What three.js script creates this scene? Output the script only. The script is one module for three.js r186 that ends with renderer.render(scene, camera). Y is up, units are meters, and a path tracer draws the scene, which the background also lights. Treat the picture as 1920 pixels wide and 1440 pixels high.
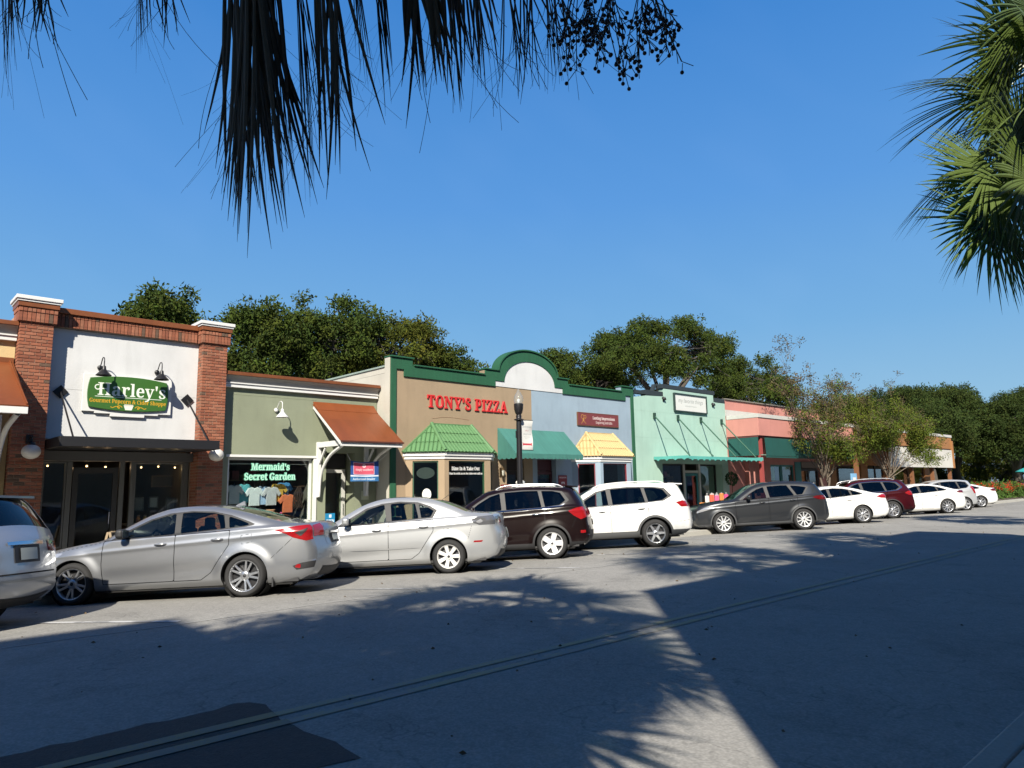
import * as THREE from 'three';
import { mergeGeometries } from 'three/addons/utils/BufferGeometryUtils.js';
import { RoundedBoxGeometry } from 'three/addons/geometries/RoundedBoxGeometry.js';
import { TextGeometry } from 'three/addons/geometries/TextGeometry.js';
import { FontLoader } from 'three/addons/loaders/FontLoader.js';

// ---------------------------------------------------------------- camera, sky, sun, exposure
const scene = new THREE.Scene();
const camera = new THREE.PerspectiveCamera(56.75, 4 / 3, 0.1, 900);
{
  const yaw = 43.0 * Math.PI / 180, pitch = 8.2 * Math.PI / 180, roll = -0.97 * Math.PI / 180;
  const f = new THREE.Vector3(Math.sin(yaw) * Math.cos(pitch), Math.sin(pitch), -Math.cos(yaw) * Math.cos(pitch));
  const r = new THREE.Vector3(Math.cos(yaw), 0, Math.sin(yaw)), u = r.clone().cross(f);
  const r2 = r.clone().multiplyScalar(Math.cos(roll)).addScaledVector(u, Math.sin(roll));
  const u2 = u.clone().multiplyScalar(Math.cos(roll)).addScaledVector(r, -Math.sin(roll));
  camera.quaternion.setFromRotationMatrix(new THREE.Matrix4().makeBasis(r2, u2, f.clone().negate()));
  camera.position.set(0, 1.6, 17);
}
const EXPOSURE = 2.0;
const renderer = new THREE.WebGLRenderer({ antialias: true });
renderer.toneMapping = THREE.LinearToneMapping;
renderer.toneMappingExposure = EXPOSURE;
renderer.shadowMap.enabled = true;
const SUN = new THREE.Vector3(-0.58, 0.61, 0.535).normalize();
{
  const w = 1024, h = 512, d = new Float32Array(w * h * 4);
  // clear blue sky: displayed colours by height above the horizon (degrees), linear; darker above the view to deepen road shade
  const stops = [[-90, .20, .20, .19], [-2, .24, .28, .32], [0, .42, .62, .80], [5, .30, .54, .76], [12, .19, .44, .76], [22, .112, .335, .745], [36, .052, .235, .64], [50, .028, .148, .45], [70, .014, .082, .28], [90, .010, .062, .22]];
  for (let j = 0; j < h; j++) for (let i = 0; i < w; i++) {
    const el = ((j + .5) / h - .5) * 180;
    let k = 0; while (k < stops.length - 2 && el > stops[k + 1][0]) k++;
    const a = stops[k], b = stops[k + 1], t = Math.min(1, Math.max(0, (el - a[0]) / (b[0] - a[0])));
    const az = (i + .5) / w * 2 * Math.PI, wisp = el > 0 ? .012 * Math.max(0, Math.sin(az * 9 + 2.1 * Math.sin(el * .21) + 1.3 * Math.sin(az * 23)) * Math.sin(el * .33 + 2 * Math.sin(az * 7)) + .25 * Math.sin(az * 61 + el * 1.7)) * Math.exp(-el / 40) : 0; // thin high haze, the same all round
    for (let c = 0; c < 3; c++) d[(j * w + i) * 4 + c] = (a[c + 1] + (b[c + 1] - a[c + 1]) * t + wisp) / EXPOSURE;
    d[(j * w + i) * 4 + 3] = 1;
  }
  const t = new THREE.DataTexture(d, w, h, THREE.RGBAFormat, THREE.FloatType);
  t.mapping = THREE.EquirectangularReflectionMapping; t.magFilter = THREE.LinearFilter; t.needsUpdate = true;
  scene.background = t; scene.environment = t;
}
const sun = new THREE.DirectionalLight(new THREE.Color(1, .93, .80), 5);
sun.position.copy(SUN).multiplyScalar(90).add(new THREE.Vector3(20, 0, 5)); sun.target.position.set(20, 0, 5);
sun.castShadow = true; sun.shadow.mapSize.set(4096, 4096);
Object.assign(sun.shadow.camera, { left: -75, right: 75, top: 60, bottom: -60, near: 1, far: 220 });
scene.add(sun, sun.target);

// ---------------------------------------------------------------- helpers
const V = (x, y, z) => new THREE.Vector3(x, y, z);
const PI = Math.PI, rad = (d) => d * PI / 180;
const clamp = (x, a = 0, b = 1) => Math.min(b, Math.max(a, x)), lerp = (a, b, t) => a + (b - a) * t;
const sstep = (a, b, x) => { const t = clamp((x - a) / (b - a)); return t * t * (3 - 2 * t); };
function rng(seed) { let s = seed >>> 0; return () => { s = (s + 0x6d2b79f5) | 0; let t = Math.imul(s ^ (s >>> 15), 1 | s); t = (t + Math.imul(t ^ (t >>> 7), 61 | t)) ^ t; return ((t ^ (t >>> 14)) >>> 0) / 4294967296; }; }
const taken = {};
function numbered(n) { const k = taken[n] = (taken[n] ?? -1) + 1; return k ? n + '_' + String(k).padStart(3, '0') : n; }
function thing(name, label, category, pos = [0, 0, 0], group) {
  const o = new THREE.Group(); o.name = numbered(name); o.position.set(...pos); o.userData = { label, category };
  if (group) o.userData.group = group;
  scene.add(o); return o;
}
function struct(name, geo, mat) { const o = mesh(name, geo, mat, scene); o.name = numbered(name); o.userData.kind = 'structure'; return o; }
function mesh(name, geo, mat, parent) {
  const g = Array.isArray(geo) ? join(geo) : geo;
  const m = new THREE.Mesh(g, mat); m.name = name; m.castShadow = m.receiveShadow = true; parent.add(m); return m;
}
function clean(g) {
  if (g.index) g = g.toNonIndexed();
  for (const k of Object.keys(g.attributes)) if (!['position', 'normal', 'uv'].includes(k)) g.deleteAttribute(k);
  g.clearGroups?.();
  return g;
}
const join = (list) => list.length === 1 ? list[0] : mergeGeometries(list.map(clean));
// texture coordinates in metres, from the way each face points
function metric(g) {
  g = g.index ? g.toNonIndexed() : g;
  const p = g.attributes.position, n = g.attributes.normal, uv = new Float32Array(p.count * 2);
  for (let i = 0; i < p.count; i += 3) {
    let a = 0, b = 0, c = 0;
    for (let k = 0; k < 3; k++) { a += Math.abs(n.getX(i + k)); b += Math.abs(n.getY(i + k)); c += Math.abs(n.getZ(i + k)); }
    for (let k = 0; k < 3; k++) {
      const x = p.getX(i + k), y = p.getY(i + k), z = p.getZ(i + k), q = (i + k) * 2;
      if (b >= a && b >= c) { uv[q] = x; uv[q + 1] = z; } else if (a >= c) { uv[q] = z; uv[q + 1] = y; } else { uv[q] = x; uv[q + 1] = y; }
    }
  }
  g.setAttribute('uv', new THREE.BufferAttribute(uv, 2)); return g;
}
// box from corner to corner, chamfered when r > 0
function bx(x0, x1, y0, y1, z0, z1, r = 0) {
  const w = x1 - x0, h = y1 - y0, d = z1 - z0;
  const g = r ? new RoundedBoxGeometry(w, h, d, 1, Math.min(r, w / 2.01, h / 2.01, d / 2.01)) : new THREE.BoxGeometry(w, h, d);
  g.translate((x0 + x1) / 2, (y0 + y1) / 2, (z0 + z1) / 2); return metric(g);
}
function tube(pts, r, seg = 12, rs = 6, closed = false) {
  return new THREE.TubeGeometry(pts.length === 2 ? new THREE.LineCurve3(pts[0], pts[1]) : new THREE.CatmullRomCurve3(pts, closed), pts.length === 2 ? 1 : seg, r, rs, closed);
}
// bar of rectangular section between two points
function bar(a, b, w, h) {
  const d = b.clone().sub(a), g = new THREE.BoxGeometry(w, h, d.length());
  g.applyMatrix4(new THREE.Matrix4().lookAt(a, b, Math.abs(d.clone().normalize().y) > .95 ? V(1, 0, 0) : V(0, 1, 0)));
  const m = a.clone().add(b).multiplyScalar(.5); g.translate(m.x, m.y, m.z); return metric(g);
}
const lathe = (pts, n = 20) => new THREE.LatheGeometry(pts.map((p) => new THREE.Vector2(p[0], p[1])), n);
function poly(pts) { const s = new THREE.Shape(); pts.forEach((p, i) => i ? s.lineTo(p[0], p[1]) : s.moveTo(p[0], p[1])); s.closePath(); return s; }
function slab(shape, z0, z1, bevel = 0, seg = 12) {
  const g = new THREE.ExtrudeGeometry(shape, { depth: z1 - z0 - 2 * bevel, bevelEnabled: bevel > 0, bevelSize: bevel, bevelThickness: bevel, bevelOffset: -bevel, bevelSegments: 1, curveSegments: seg });
  g.translate(0, 0, z0 + bevel); return metric(g);
}
// wall sheet with rectangular openings [x0,x1,y0,y1]
function wall(outline, holes, z0, z1) {
  const s = poly(outline);
  for (const [a, b, c, d] of holes) s.holes.push(new THREE.Path().moveTo(a, c).lineTo(a, d).lineTo(b, d).lineTo(b, c).closePath());
  return slab(s, z0, z1);
}
const rect = (a, b, c, d) => [[a, c], [b, c], [b, d], [a, d]];
// quad strip surface from four corners
function quad(a, b, c, d) {
  const g = new THREE.BufferGeometry(); g.setAttribute('position', new THREE.Float32BufferAttribute([a, b, c, a, c, d].flatMap((p) => [p.x, p.y, p.z]), 3));
  g.setAttribute('uv', new THREE.Float32BufferAttribute([0, 0, 1, 0, 1, 1, 0, 0, 1, 1, 0, 1], 2)); g.computeVertexNormals(); return g;
}
// closed prism over any polygon in space, thickness t along its normal
function plate(pts, t) {
  const n = pts[1].clone().sub(pts[0]).cross(pts[2].clone().sub(pts[0])).normalize().multiplyScalar(t), q = pts.map((p) => p.clone().add(n)), g = [];
  const o = [], tri = (a, b, c) => o.push(a, b, c);
  for (let i = 1; i < pts.length - 1; i++) { tri(q[0], q[i], q[i + 1]); tri(pts[0], pts[i + 1], pts[i]); }
  for (let i = 0; i < pts.length; i++) { const j = (i + 1) % pts.length; tri(pts[i], pts[j], q[j]); tri(pts[i], q[j], q[i]); }
  const r = new THREE.BufferGeometry(); r.setAttribute('position', new THREE.Float32BufferAttribute(o.flatMap((p) => [p.x, p.y, p.z]), 3)); r.computeVertexNormals(); return metric(r);
}

// ---------------------------------------------------------------- textures
const toS = (c) => c <= .0031308 ? c * 12.92 : 1.055 * Math.pow(c, 1 / 2.4) - .055;
function lattice(seed, n) { const r = rng(seed), a = new Float32Array(n * n); for (let i = 0; i < a.length; i++) a[i] = r(); return a; }
const LAT = lattice(77, 256);
function vnoise(x, y, per, off) { // repeats every per cells
  const xi = Math.floor(x), yi = Math.floor(y), fx = x - xi, fy = y - yi, sx = fx * fx * (3 - 2 * fx), sy = fy * fy * (3 - 2 * fy);
  const at = (i, j) => LAT[(((((j % per) + per) % per) * 37 + off * 101) & 255) * 256 + (((((i % per) + per) % per) * 53 + off * 17) & 255)];
  return lerp(lerp(at(xi, yi), at(xi + 1, yi), sx), lerp(at(xi, yi + 1), at(xi + 1, yi + 1), sx), sy);
}
function fbm(u, v, per, oct, off = 0) { let s = 0, a = .5, t = 0; for (let o = 0; o < oct; o++) { s += a * vnoise(u * per, v * per, per, off + o); t += a; a *= .55; per *= 2; } return s / t; }
function texture(size, fn, metres, srgb = true) {
  const d = new Uint8Array(size * size * 4);
  for (let j = 0; j < size; j++) for (let i = 0; i < size; i++) {
    const c = fn((i + .5) / size, (j + .5) / size), q = (j * size + i) * 4;
    for (let k = 0; k < 3; k++) { const x = clamp(typeof c === 'number' ? c : c[k]); d[q + k] = Math.round(255 * (srgb ? toS(x) : x)); }
    d[q + 3] = 255;
  }
  const t = new THREE.DataTexture(d, size, size); if (srgb) t.colorSpace = THREE.SRGBColorSpace;
  t.wrapS = t.wrapT = THREE.RepeatWrapping; t.magFilter = THREE.LinearFilter; t.minFilter = THREE.LinearMipmapLinearFilter; t.generateMipmaps = true;
  t.repeat.set(1 / metres, 1 / metres); t.needsUpdate = true; return t;
}
const mottle = texture(512, (u, v) => .85 + .13 * clamp(.5 + 1.5 * (fbm(u, v, 5, 6, 1) - .5)) - .12 * Math.pow(fbm(u, v * .25 + .3, 24, 3, 5), 3) - .018 * sstep(.58, .75, fbm(u, .08 * v, 30, 3, 27)) + .02 * (vnoise(u * 256, v * 256, 256, 4) - .5), 3.7);
const grainBump = texture(256, (u, v) => fbm(u, v, 32, 3, 9), .45, false);
const roughBump = texture(256, (u, v) => fbm(u, v, 16, 5, 3), .9, false);
const weather = texture(512, (u, v) => { // streaked, chalky paint
  const s = fbm(u, .02 + .06 * v, 40, 3, 7) * .5 + fbm(u, v, 7, 5, 12) * .5; return .78 + .22 * clamp(.5 + 2 * (s - .5)); }, 2.3);
const asphaltMap = texture(1024, (u, v) => {
  const a = fbm(u, v, 6, 4, 2), b = fbm(u, v, 90, 3, 4), c = vnoise(u * 512, v * 512, 512, 6);
  const crack = Math.abs(fbm(u, v, 4, 5, 21) - .5), stain = sstep(.62, .74, fbm(u, v, 9, 4, 30));
  let x = .74 + .22 * (a - .5) + .16 * (b - .5) + .34 * (c - .5) * (c > .5 ? 1.2 : .8);
  x -= crack < .0035 ? .16 : 0; x -= .08 * stain;
  return [x * 1.0, x * .985, x * .945]; }, 6.3);
const asphaltBump = texture(512, (u, v) => .5 * vnoise(u * 256, v * 256, 256, 6) + .5 * fbm(u, v, 40, 3, 4), 1.7, false);
const concreteMap = texture(512, (u, v) => { const x = .8 + .2 * (fbm(u, v, 6, 6, 15) - .5) + .14 * (vnoise(u * 200, v * 200, 200, 3) - .5); return [x, x * .98, x * .93]; }, 2.7);
const brickMap = texture(256, (u, v) => { const x = .72 + .5 * (fbm(u, v, 10, 5, 18) - .5) + .2 * (vnoise(u * 90, v * 90, 90, 8) - .5); return x; }, .5);
const metalMap = texture(512, (u, v) => .78 + .3 * (fbm(u, v * .3, 9, 5, 41) - .5) + .1 * (fbm(u, v, 60, 2, 44) - .5), 2.1);

function M(r, g, b, rough = .8, o = {}) { const m = new THREE.MeshStandardMaterial({ roughness: rough, side: THREE.DoubleSide, ...o }); m.color.setRGB(r, g, b); return m; }
function paint(r, g, b, o = {}) { return M(r, g, b, .82, { map: mottle, bumpMap: grainBump, bumpScale: .0022, ...o }); }
function phys(r, g, b, o) { const m = new THREE.MeshPhysicalMaterial({ side: THREE.DoubleSide, ...o }); m.color.setRGB(r, g, b); return m; }
const glass = phys(.86, .9, .88, { roughness: .02, transmission: 1, thickness: 0, ior: 1.5 });
const K = {
  white: paint(.53, .535, .54), trimWhite: M(.56, .56, .55, .5248, .5166, .5, { map: mottle }), black: M(.012, .012, .014, .45), dark: M(.02, .02, .022, .7), iron: M(.014, .014, .016, .42, { metalness: .3 }),
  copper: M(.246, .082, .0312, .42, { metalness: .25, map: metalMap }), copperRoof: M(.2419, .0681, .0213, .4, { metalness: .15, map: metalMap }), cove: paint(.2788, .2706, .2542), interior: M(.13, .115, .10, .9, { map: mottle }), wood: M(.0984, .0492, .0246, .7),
  chrome: M(.615, .6232, .6396, .16, { metalness: 1 }), steel: M(.287, .2952, .3034, .35, { metalness: .8 }), concrete: M(.3772, .3731, .3526, .9, { map: concreteMap, bumpMap: roughBump, bumpScale: .004 }),
};
function printed(w, h, px, draw) { // printed face: canvas with w x h metres at px pixels per metre
  const c = document.createElement('canvas'); c.width = Math.round(w * px); c.height = Math.round(h * px); const x = c.getContext('2d'); x.scale(px, px); draw(x, w, h);
  const t = new THREE.CanvasTexture(c); t.colorSpace = THREE.SRGBColorSpace; t.anisotropy = 8; return t;
}
function T(x, str, X, Y, maxW) { // text, with the letter height given in metres
  const [, style, size, fam] = /^(.*?)([\d.]+)px (.*)$/.exec(x.fnt); x.save(); x.scale(.001, .001); x.font = style + (size * 1000) + 'px ' + fam; maxW ? x.fillText(str, X * 1000, Y * 1000, maxW * 1000) : x.fillText(str, X * 1000, Y * 1000); x.restore();
}
// flat printed sheet w x h facing +z, lower left corner at origin
function sheet(w, h) { const g = new THREE.PlaneGeometry(w, h); g.translate(w / 2, h / 2, 0); return g; }
const fontBold = await new FontLoader().loadAsync('fonts/droid/droid_serif_bold.typeface.json');

// ---------------------------------------------------------------- the setting: ground, road, kerbs, pavements
const GY = (z) => z >= 6.4 ? 0 : z >= 5.7 ? -.05 * (6.4 - z) * (6.4 - z) / 1.4 : -.0175 - .05 * (5.7 - z); // road surface falls towards the far kerb
const roadMat = M(.2788, .2747, .2665, .93, { map: asphaltMap, bumpMap: asphaltBump, bumpScale: .004, vertexColors: true });
{
  const g0 = new THREE.PlaneGeometry(900, 900); g0.rotateX(-PI / 2); g0.translate(30, -.32, -20);
  struct('ground', metric(g0), M(.1312, .123, .082, .95, { map: concreteMap }));
  const zs = [3.4, 4.2, 5, 5.7, 6.05, 6.4, 7, 8, 9, 10, 11, 12, 13, 14, 15, 15.7], xs = [];
  for (let x = -70; x <= 130; x += 1.25) xs.push(x);
  const pos = [], uv = [], col = [], idx = [];
  for (const z of zs) for (const x of xs) {
    pos.push(x, GY(z), z); uv.push(x, z);
    // old tyre wear and oil along the lanes, patchy
    const wob = fbm(x / 40 + .5, z / 40 + .5, 16, 4, 33), lane = Math.exp(-Math.pow((z - 8.7) / .8, 2)) * .0 + (z < 5.6 ? -.03 : 0);
    const c = 1 + .22 * (wob - .5) + lane; col.push(c, c, c);
  }
  for (let j = 0; j < zs.length - 1; j++) for (let i = 0; i < xs.length - 1; i++) { const a = j * xs.length + i, b = a + xs.length; idx.push(a, b, a + 1, a + 1, b, b + 1); }
  const g = new THREE.BufferGeometry(); g.setAttribute('position', new THREE.Float32BufferAttribute(pos, 3)); g.setAttribute('uv', new THREE.Float32BufferAttribute(uv, 2)); g.setAttribute('color', new THREE.Float32BufferAttribute(col, 3)); g.setIndex(idx); g.computeVertexNormals();
  const road = struct('road', g, roadMat);
  const flat = (x0, x1, z0, z1, y) => { const q = new THREE.PlaneGeometry(x1 - x0, z1 - z0, Math.max(1, Math.round((x1 - x0) / 2)), 1); q.rotateX(-PI / 2); q.translate((x0 + x1) / 2, y, (z0 + z1) / 2); return metric(q); };
  // darker new asphalt repair, its edges slightly ragged
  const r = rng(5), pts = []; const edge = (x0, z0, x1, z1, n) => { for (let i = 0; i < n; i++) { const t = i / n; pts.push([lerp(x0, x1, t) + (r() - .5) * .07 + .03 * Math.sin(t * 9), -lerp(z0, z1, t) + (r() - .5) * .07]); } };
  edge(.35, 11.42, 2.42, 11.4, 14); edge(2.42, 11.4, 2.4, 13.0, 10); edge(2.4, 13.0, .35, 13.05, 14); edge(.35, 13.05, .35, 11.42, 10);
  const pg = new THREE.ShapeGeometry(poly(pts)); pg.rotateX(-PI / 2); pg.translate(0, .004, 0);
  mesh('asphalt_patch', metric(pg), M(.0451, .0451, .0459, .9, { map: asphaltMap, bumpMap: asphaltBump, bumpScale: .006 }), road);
  const worn = texture(512, (u, v) => { const k = sstep(.36, .62, fbm(u, v, 10, 5, 51) * .7 + .3 * vnoise(u * 300, v * 300, 300, 2)); return [lerp(.20, .265, k), lerp(.198, .235, k), lerp(.188, .135, k)]; }, 3.3);
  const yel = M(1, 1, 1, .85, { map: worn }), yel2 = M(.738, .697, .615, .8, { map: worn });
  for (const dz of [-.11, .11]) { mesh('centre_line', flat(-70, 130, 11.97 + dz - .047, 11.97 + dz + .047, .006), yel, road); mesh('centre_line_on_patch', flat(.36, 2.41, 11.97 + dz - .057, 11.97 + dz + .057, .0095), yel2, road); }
  const wornW = texture(256, (u, v) => { const k = sstep(.45, .62, fbm(u, v, 12, 5, 61)); return lerp(.21, .42, k); }, 2.3), whiteLine = M(1, 1, 1, .8, { map: wornW });
  for (let i = -2; i < 15; i++) { // painted stall lines at forty five degrees
    const x = 3.35 + i * 3.75, a = V(x + 3.6, 0, 7.4), b = V(x, 0, 3.8), q = [], n = V(.707, 0, -.707).multiplyScalar(.05);
    for (let k = 0; k < 6; k++) { const p = a.clone().lerp(b, k / 6), s = a.clone().lerp(b, (k + 1) / 6); const up = (v, sg) => { const w = v.clone().addScaledVector(n, sg); w.y = GY(w.z) + .006; return w; }; q.push(quad(up(p, -1), up(p, 1), up(s, 1), up(s, -1))); }
    mesh('stall_line', metric(join(q)), whiteLine, road);
  }
  mesh('paving_joint', join([...Array(100)].map((_, i) => { const a = -20 + i, z = 7.55 + .05 * Math.sin(a * .7) + .03 * Math.sin(a * 2.3); const b = a + 1, zb = 7.55 + .05 * Math.sin(b * .7) + .03 * Math.sin(b * 2.3); return quad(V(a, .005, z + .018), V(b, .005, zb + .018), V(b, .005, zb - .018), V(a, .005, z - .018)); })), M(.31, .305, .29, .9), road);
  struct('far_kerb', bx(-70, 130, -.3, .03, 3.24, 3.4, .02), K.concrete);
  struct('far_pavement', bx(-70, 130, -.3, .024, -30, 3.237), K.concrete);
  struct('near_kerb', bx(-70, 130, -.3, .145, 15.7, 15.86, .025), M(.3, .295, .28, .85, { map: concreteMap }));
  struct('near_pavement', bx(-70, 130, -.3, .14, 15.863, 60), K.concrete);
}

// ---------------------------------------------------------------- buildings
function rebase(o, x, y, z) { o.position.set(x, y, z); for (const c of o.children) c.position.sub(o.position); return o; }
const BASE = .024;
// the two left shops stand seventy centimetres behind the pizza building's wall and are four per cent larger than drawn here
function setBack(o) { const k = 1.0412; o.position.set(o.position.x * k, o.position.y * k - .066, o.position.z * k - .7); o.scale.setScalar(k); return o; }
// closed rear of a shop: side walls, roof, back
function shell(o, x0, x1, top, mat, depth = 11, z1 = -.3) {
  mesh('side_wall', bx(x0, x0 + .15, BASE, top, -depth, z1), mat, o); mesh('side_wall', bx(x1 - .15, x1, BASE, top, -depth, z1), mat, o);
  mesh('rear_wall', bx(x0 + .153, x1 - .153, BASE, top, -depth, -depth + .15), mat, o);
  mesh('roof', bx(x0 + .153, x1 - .153, top - .45, top - .3, -depth + .153, z1 - .003), M(.246, .2378, .2214), o);
}
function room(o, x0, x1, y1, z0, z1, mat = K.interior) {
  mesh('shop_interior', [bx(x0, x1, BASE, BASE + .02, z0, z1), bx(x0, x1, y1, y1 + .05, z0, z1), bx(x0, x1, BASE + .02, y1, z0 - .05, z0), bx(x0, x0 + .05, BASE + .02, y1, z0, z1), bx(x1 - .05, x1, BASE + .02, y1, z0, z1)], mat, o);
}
function windowPart(o, x0, x1, y0, y1, z, fm, fw = .05, name = 'window') {
  const w = mesh(name, [bx(x0, x0 + fw, y0, y1, z - .05, z + .03), bx(x1 - fw, x1, y0, y1, z - .05, z + .03), bx(x0 + fw, x1 - fw, y1 - fw, y1, z - .05, z + .03), bx(x0 + fw, x1 - fw, y0, y0 + fw, z - .05, z + .03)], fm, o);
  mesh('pane', bx(x0 + fw, x1 - fw, y0 + fw, y1 - fw, z - .008, z - .004), glass, w); return w;
}
function gooseneck(label, x, y, z, mat, scale = 1) {
  const o = thing('wall_lamp', label, 'lamp', [x, y, z]), s = scale;
  const b = new THREE.SphereGeometry(.055 * s, 16, 10); b.scale(1, 1, .7); b.translate(0, 0, .02); mesh('wall_plate', b, mat, o);
  mesh('arm', tube([V(0, 0, .02), V(.0, .08 * s, .1 * s), V(0, .19 * s, .22 * s), V(0, .16 * s, .34 * s), V(0, .0, .36 * s)], .011 * s, 20), mat, o);
  mesh('lamp_shade', lathe([[.02, .0], [.035, -.01], [.04, -.07], [.06, -.1], [.15, -.2], [.152, -.21], [.14, -.2], [.05, -.1], [.001, -.06]].map((p) => [p[0] * s, p[1] * s]), 22).translate(0, 0, .36 * s), mat, o);
  return o;
}
const brickMats = [[.29, .098, .05], [.255, .082, .042], [.33, .125, .07], [.225, .072, .038], [.275, .11, .062], [.12, .07, .045], [.31, .105, .055]].map((c) => M(...c, .9, { map: brickMap, bumpMap: roughBump, bumpScale: .004 }));
const mortar = M(.3772, .2952, .2296, .95, { map: concreteMap });

// popcorn shop: brick piers, white panel, black canopy
{
  const o = thing('shop_building', 'brick pier shop front with white panel and black canopy, popcorn shop', 'building');
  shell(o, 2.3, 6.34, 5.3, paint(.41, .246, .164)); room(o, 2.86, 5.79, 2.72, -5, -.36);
  mesh('white_panel', wall(rect(2.84, 5.81, 2.72, 5.02), [], -.28, 0), K.white, o);
  for (const [a, b] of [[2.85, 3.5], [5.26, 5.8]]) mesh('panel_joint', bx(a, b, 3.757, 3.763, .001, .003), M(.328, .328, .328), o);
  const rb = rng(9), loose = []; let count = 0;
  const geos = {}; const gb = (w, h, d) => geos[[w, h, d]] ??= metric(new RoundedBoxGeometry(w, h, d, 1, .005));
  const putBrick = (host, x, y, z, w, h, d, piece) => {
    const m = brickMats[Math.floor(rb() * 100) % 7 === 5 && rb() < .4 ? 5 : [0, 1, 2, 4, 6, 3][Math.floor(rb() * 6)]], jx = (rb() - .5) * .002, jz = (rb() - .5) * .004;
    if (piece && count < 300) { const b = mesh('brick', gb(w, h, d), m, host); b.position.set(x + jx, y, z + jz); b.rotation.y = PI * Math.floor(rb() * 2); count++; }
    else { const g = gb(w, h, d).clone(); g.translate(x + jx, y, z + jz); loose.push([g, m, host]); }
  };
  for (const [x0, x1] of [[2.27, 2.84], [5.81, 6.37]]) {
    const core = mesh('brick_pier', bx(x0 + .008, x1 - .008, BASE, 5.3, -.27, .288), mortar, o), w = x1 - x0;
    const nRow = 74, ph = (5.02 - BASE) / nRow;
    for (let k = nRow - 1; k >= 0; k--) {
      const y = BASE + (k + .5) * ph, n = 3, step = w / n, odd = k % 2;
      const cuts = odd ? [0, step, 2 * step, w] : [0, step / 2, step * 1.5, step * 2.5, w];
      for (let i = 0; i < cuts.length - 1; i++) { const a = cuts[i] + (i ? .005 : 0), b = cuts[i + 1] - (i < cuts.length - 2 ? .005 : 0); putBrick(core, x0 + (a + b) / 2, y, .25, +(b - a).toFixed(4), .057, .1, y > 2.78); }
      for (const zz of odd ? [[.195, .005], [0, -.19]] : [[.195, .1], [.09, -.1], [-.11, -.2]]) { const d = +(zz[0] - zz[1]).toFixed(4); putBrick(core, x0 + .055, y, (zz[0] + zz[1]) / 2, .11, .057, d, false); putBrick(core, x1 - .055, y, (zz[0] + zz[1]) / 2, .11, .057, d, false); }
    }
    // corbelled head: soldier course, header row, painted band, white cap
    const sw = (w + .1) / 9;
    for (let i = 0; i < 9; i++) { putBrick(core, x0 - .05 + (i + .5) * sw, 5.117, .3, +(sw - .009).toFixed(4), .186, .1, true); putBrick(core, x0 - .05 + (i + .5) * sw, 5.262, .31, +(sw - .009).toFixed(4), .09, .11, false); }
    for (const s of [x0 - .01, x1 + .01]) for (let i = 0; i < 6; i++) { putBrick(core, s, 5.117, .205 - i * .073, .08, .186, .064, false); putBrick(core, s, 5.262, .205 - i * .073, .1, .09, .064, false); }
    mesh('pier_head', bx(x0 - .035, x1 + .035, 5.025, 5.31, -.26, .335), mortar, o);
    mesh('painted_band', bx(x0 - .07, x1 + .07, 5.313, 5.41, -.3, .39, .008), K.copper, o);
    mesh('pier_cap', [bx(x0 - .09, x1 + .09, 5.412, 5.45, -.32, .41, .006), bx(x0 - .115, x1 + .115, 5.453, 5.53, -.345, .435, .01)], K.trimWhite, o);
  }
  { // brick frieze between the piers
    const core = mesh('brick_frieze', bx(2.9, 5.75, 5.03, 5.31, -.2, .07), mortar, o), n = 40, sw = (5.74 - 2.92) / n;
    for (let i = 0; i < n; i++) { putBrick(core, 2.92 + (i + .5) * sw, 5.135, .05, +(sw - .009).toFixed(4), .2, .1, true); putBrick(core, 2.92 + (i + .5) * sw, 5.276, .055, +(sw - .009).toFixed(4), .07, .1, false); }
    mesh('coping', bx(2.91, 5.74, 5.313, 5.43, -.25, .15, .008), K.copper, o);
  }
  const byHost = new Map(); for (const [g, m, h] of loose) { if (!byHost.has(h)) byHost.set(h, new Map()); const q = byHost.get(h); q.has(m) ? q.get(m).push(g) : q.set(m, [g]); }
  for (const [h, q] of byHost) for (const [m, gs] of q) mesh('bricks', gs, m, h).userData.kind = 'stuff';
  // canopy
  const can = mesh('canopy', [bx(2.88, 5.8, 2.5, 2.52, .02, 1.5), bx(2.88, 5.8, 2.655, 2.672, .02, 1.5), bx(2.86, 5.82, 2.49, 2.68, 1.47, 1.52, .006), bx(2.86, 2.9, 2.49, 2.68, .02, 1.468), bx(5.78, 5.82, 2.49, 2.68, .02, 1.468)], K.black, o);
  for (const x of [3.09, 5.6]) {
    mesh('tie_rod', tube([V(x, 3.69, .03), V(x, 2.675, 1.44)], .018), K.iron, can);
    const d = new THREE.BoxGeometry(.2, .2, .03); d.rotateZ(PI / 4); d.translate(x, 3.69, .018); mesh('diamond_plate', d, K.iron, can);
  }
  mesh('beam', bx(2.845, 5.805, 2.28, 2.48, -.32, -.02), M(.082, .0779, .0738, .7), o);
  // store front below the canopy
  const fm = M(.1066, .1066, .0984, .6, { map: mottle });
  for (const [a, b] of [[2.85, 2.93], [3.36, 3.46], [4.36, 4.46], [4.58, 4.65], [5.70, 5.8]]) mesh('post', bx(a, b, BASE, 2.277, -.36, -.26, .006), fm, o);
  windowPart(o, 2.935, 3.355, .5, 2.27, -.3, fm, .03); windowPart(o, 4.655, 5.695, .55, 2.27, -.3, fm, .035);
  mesh('stall_riser', [bx(2.935, 3.355, BASE, .497, -.36, -.28), bx(4.655, 5.695, BASE, .547, -.36, -.28)], M(.082, .0574, .041), o);
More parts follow.
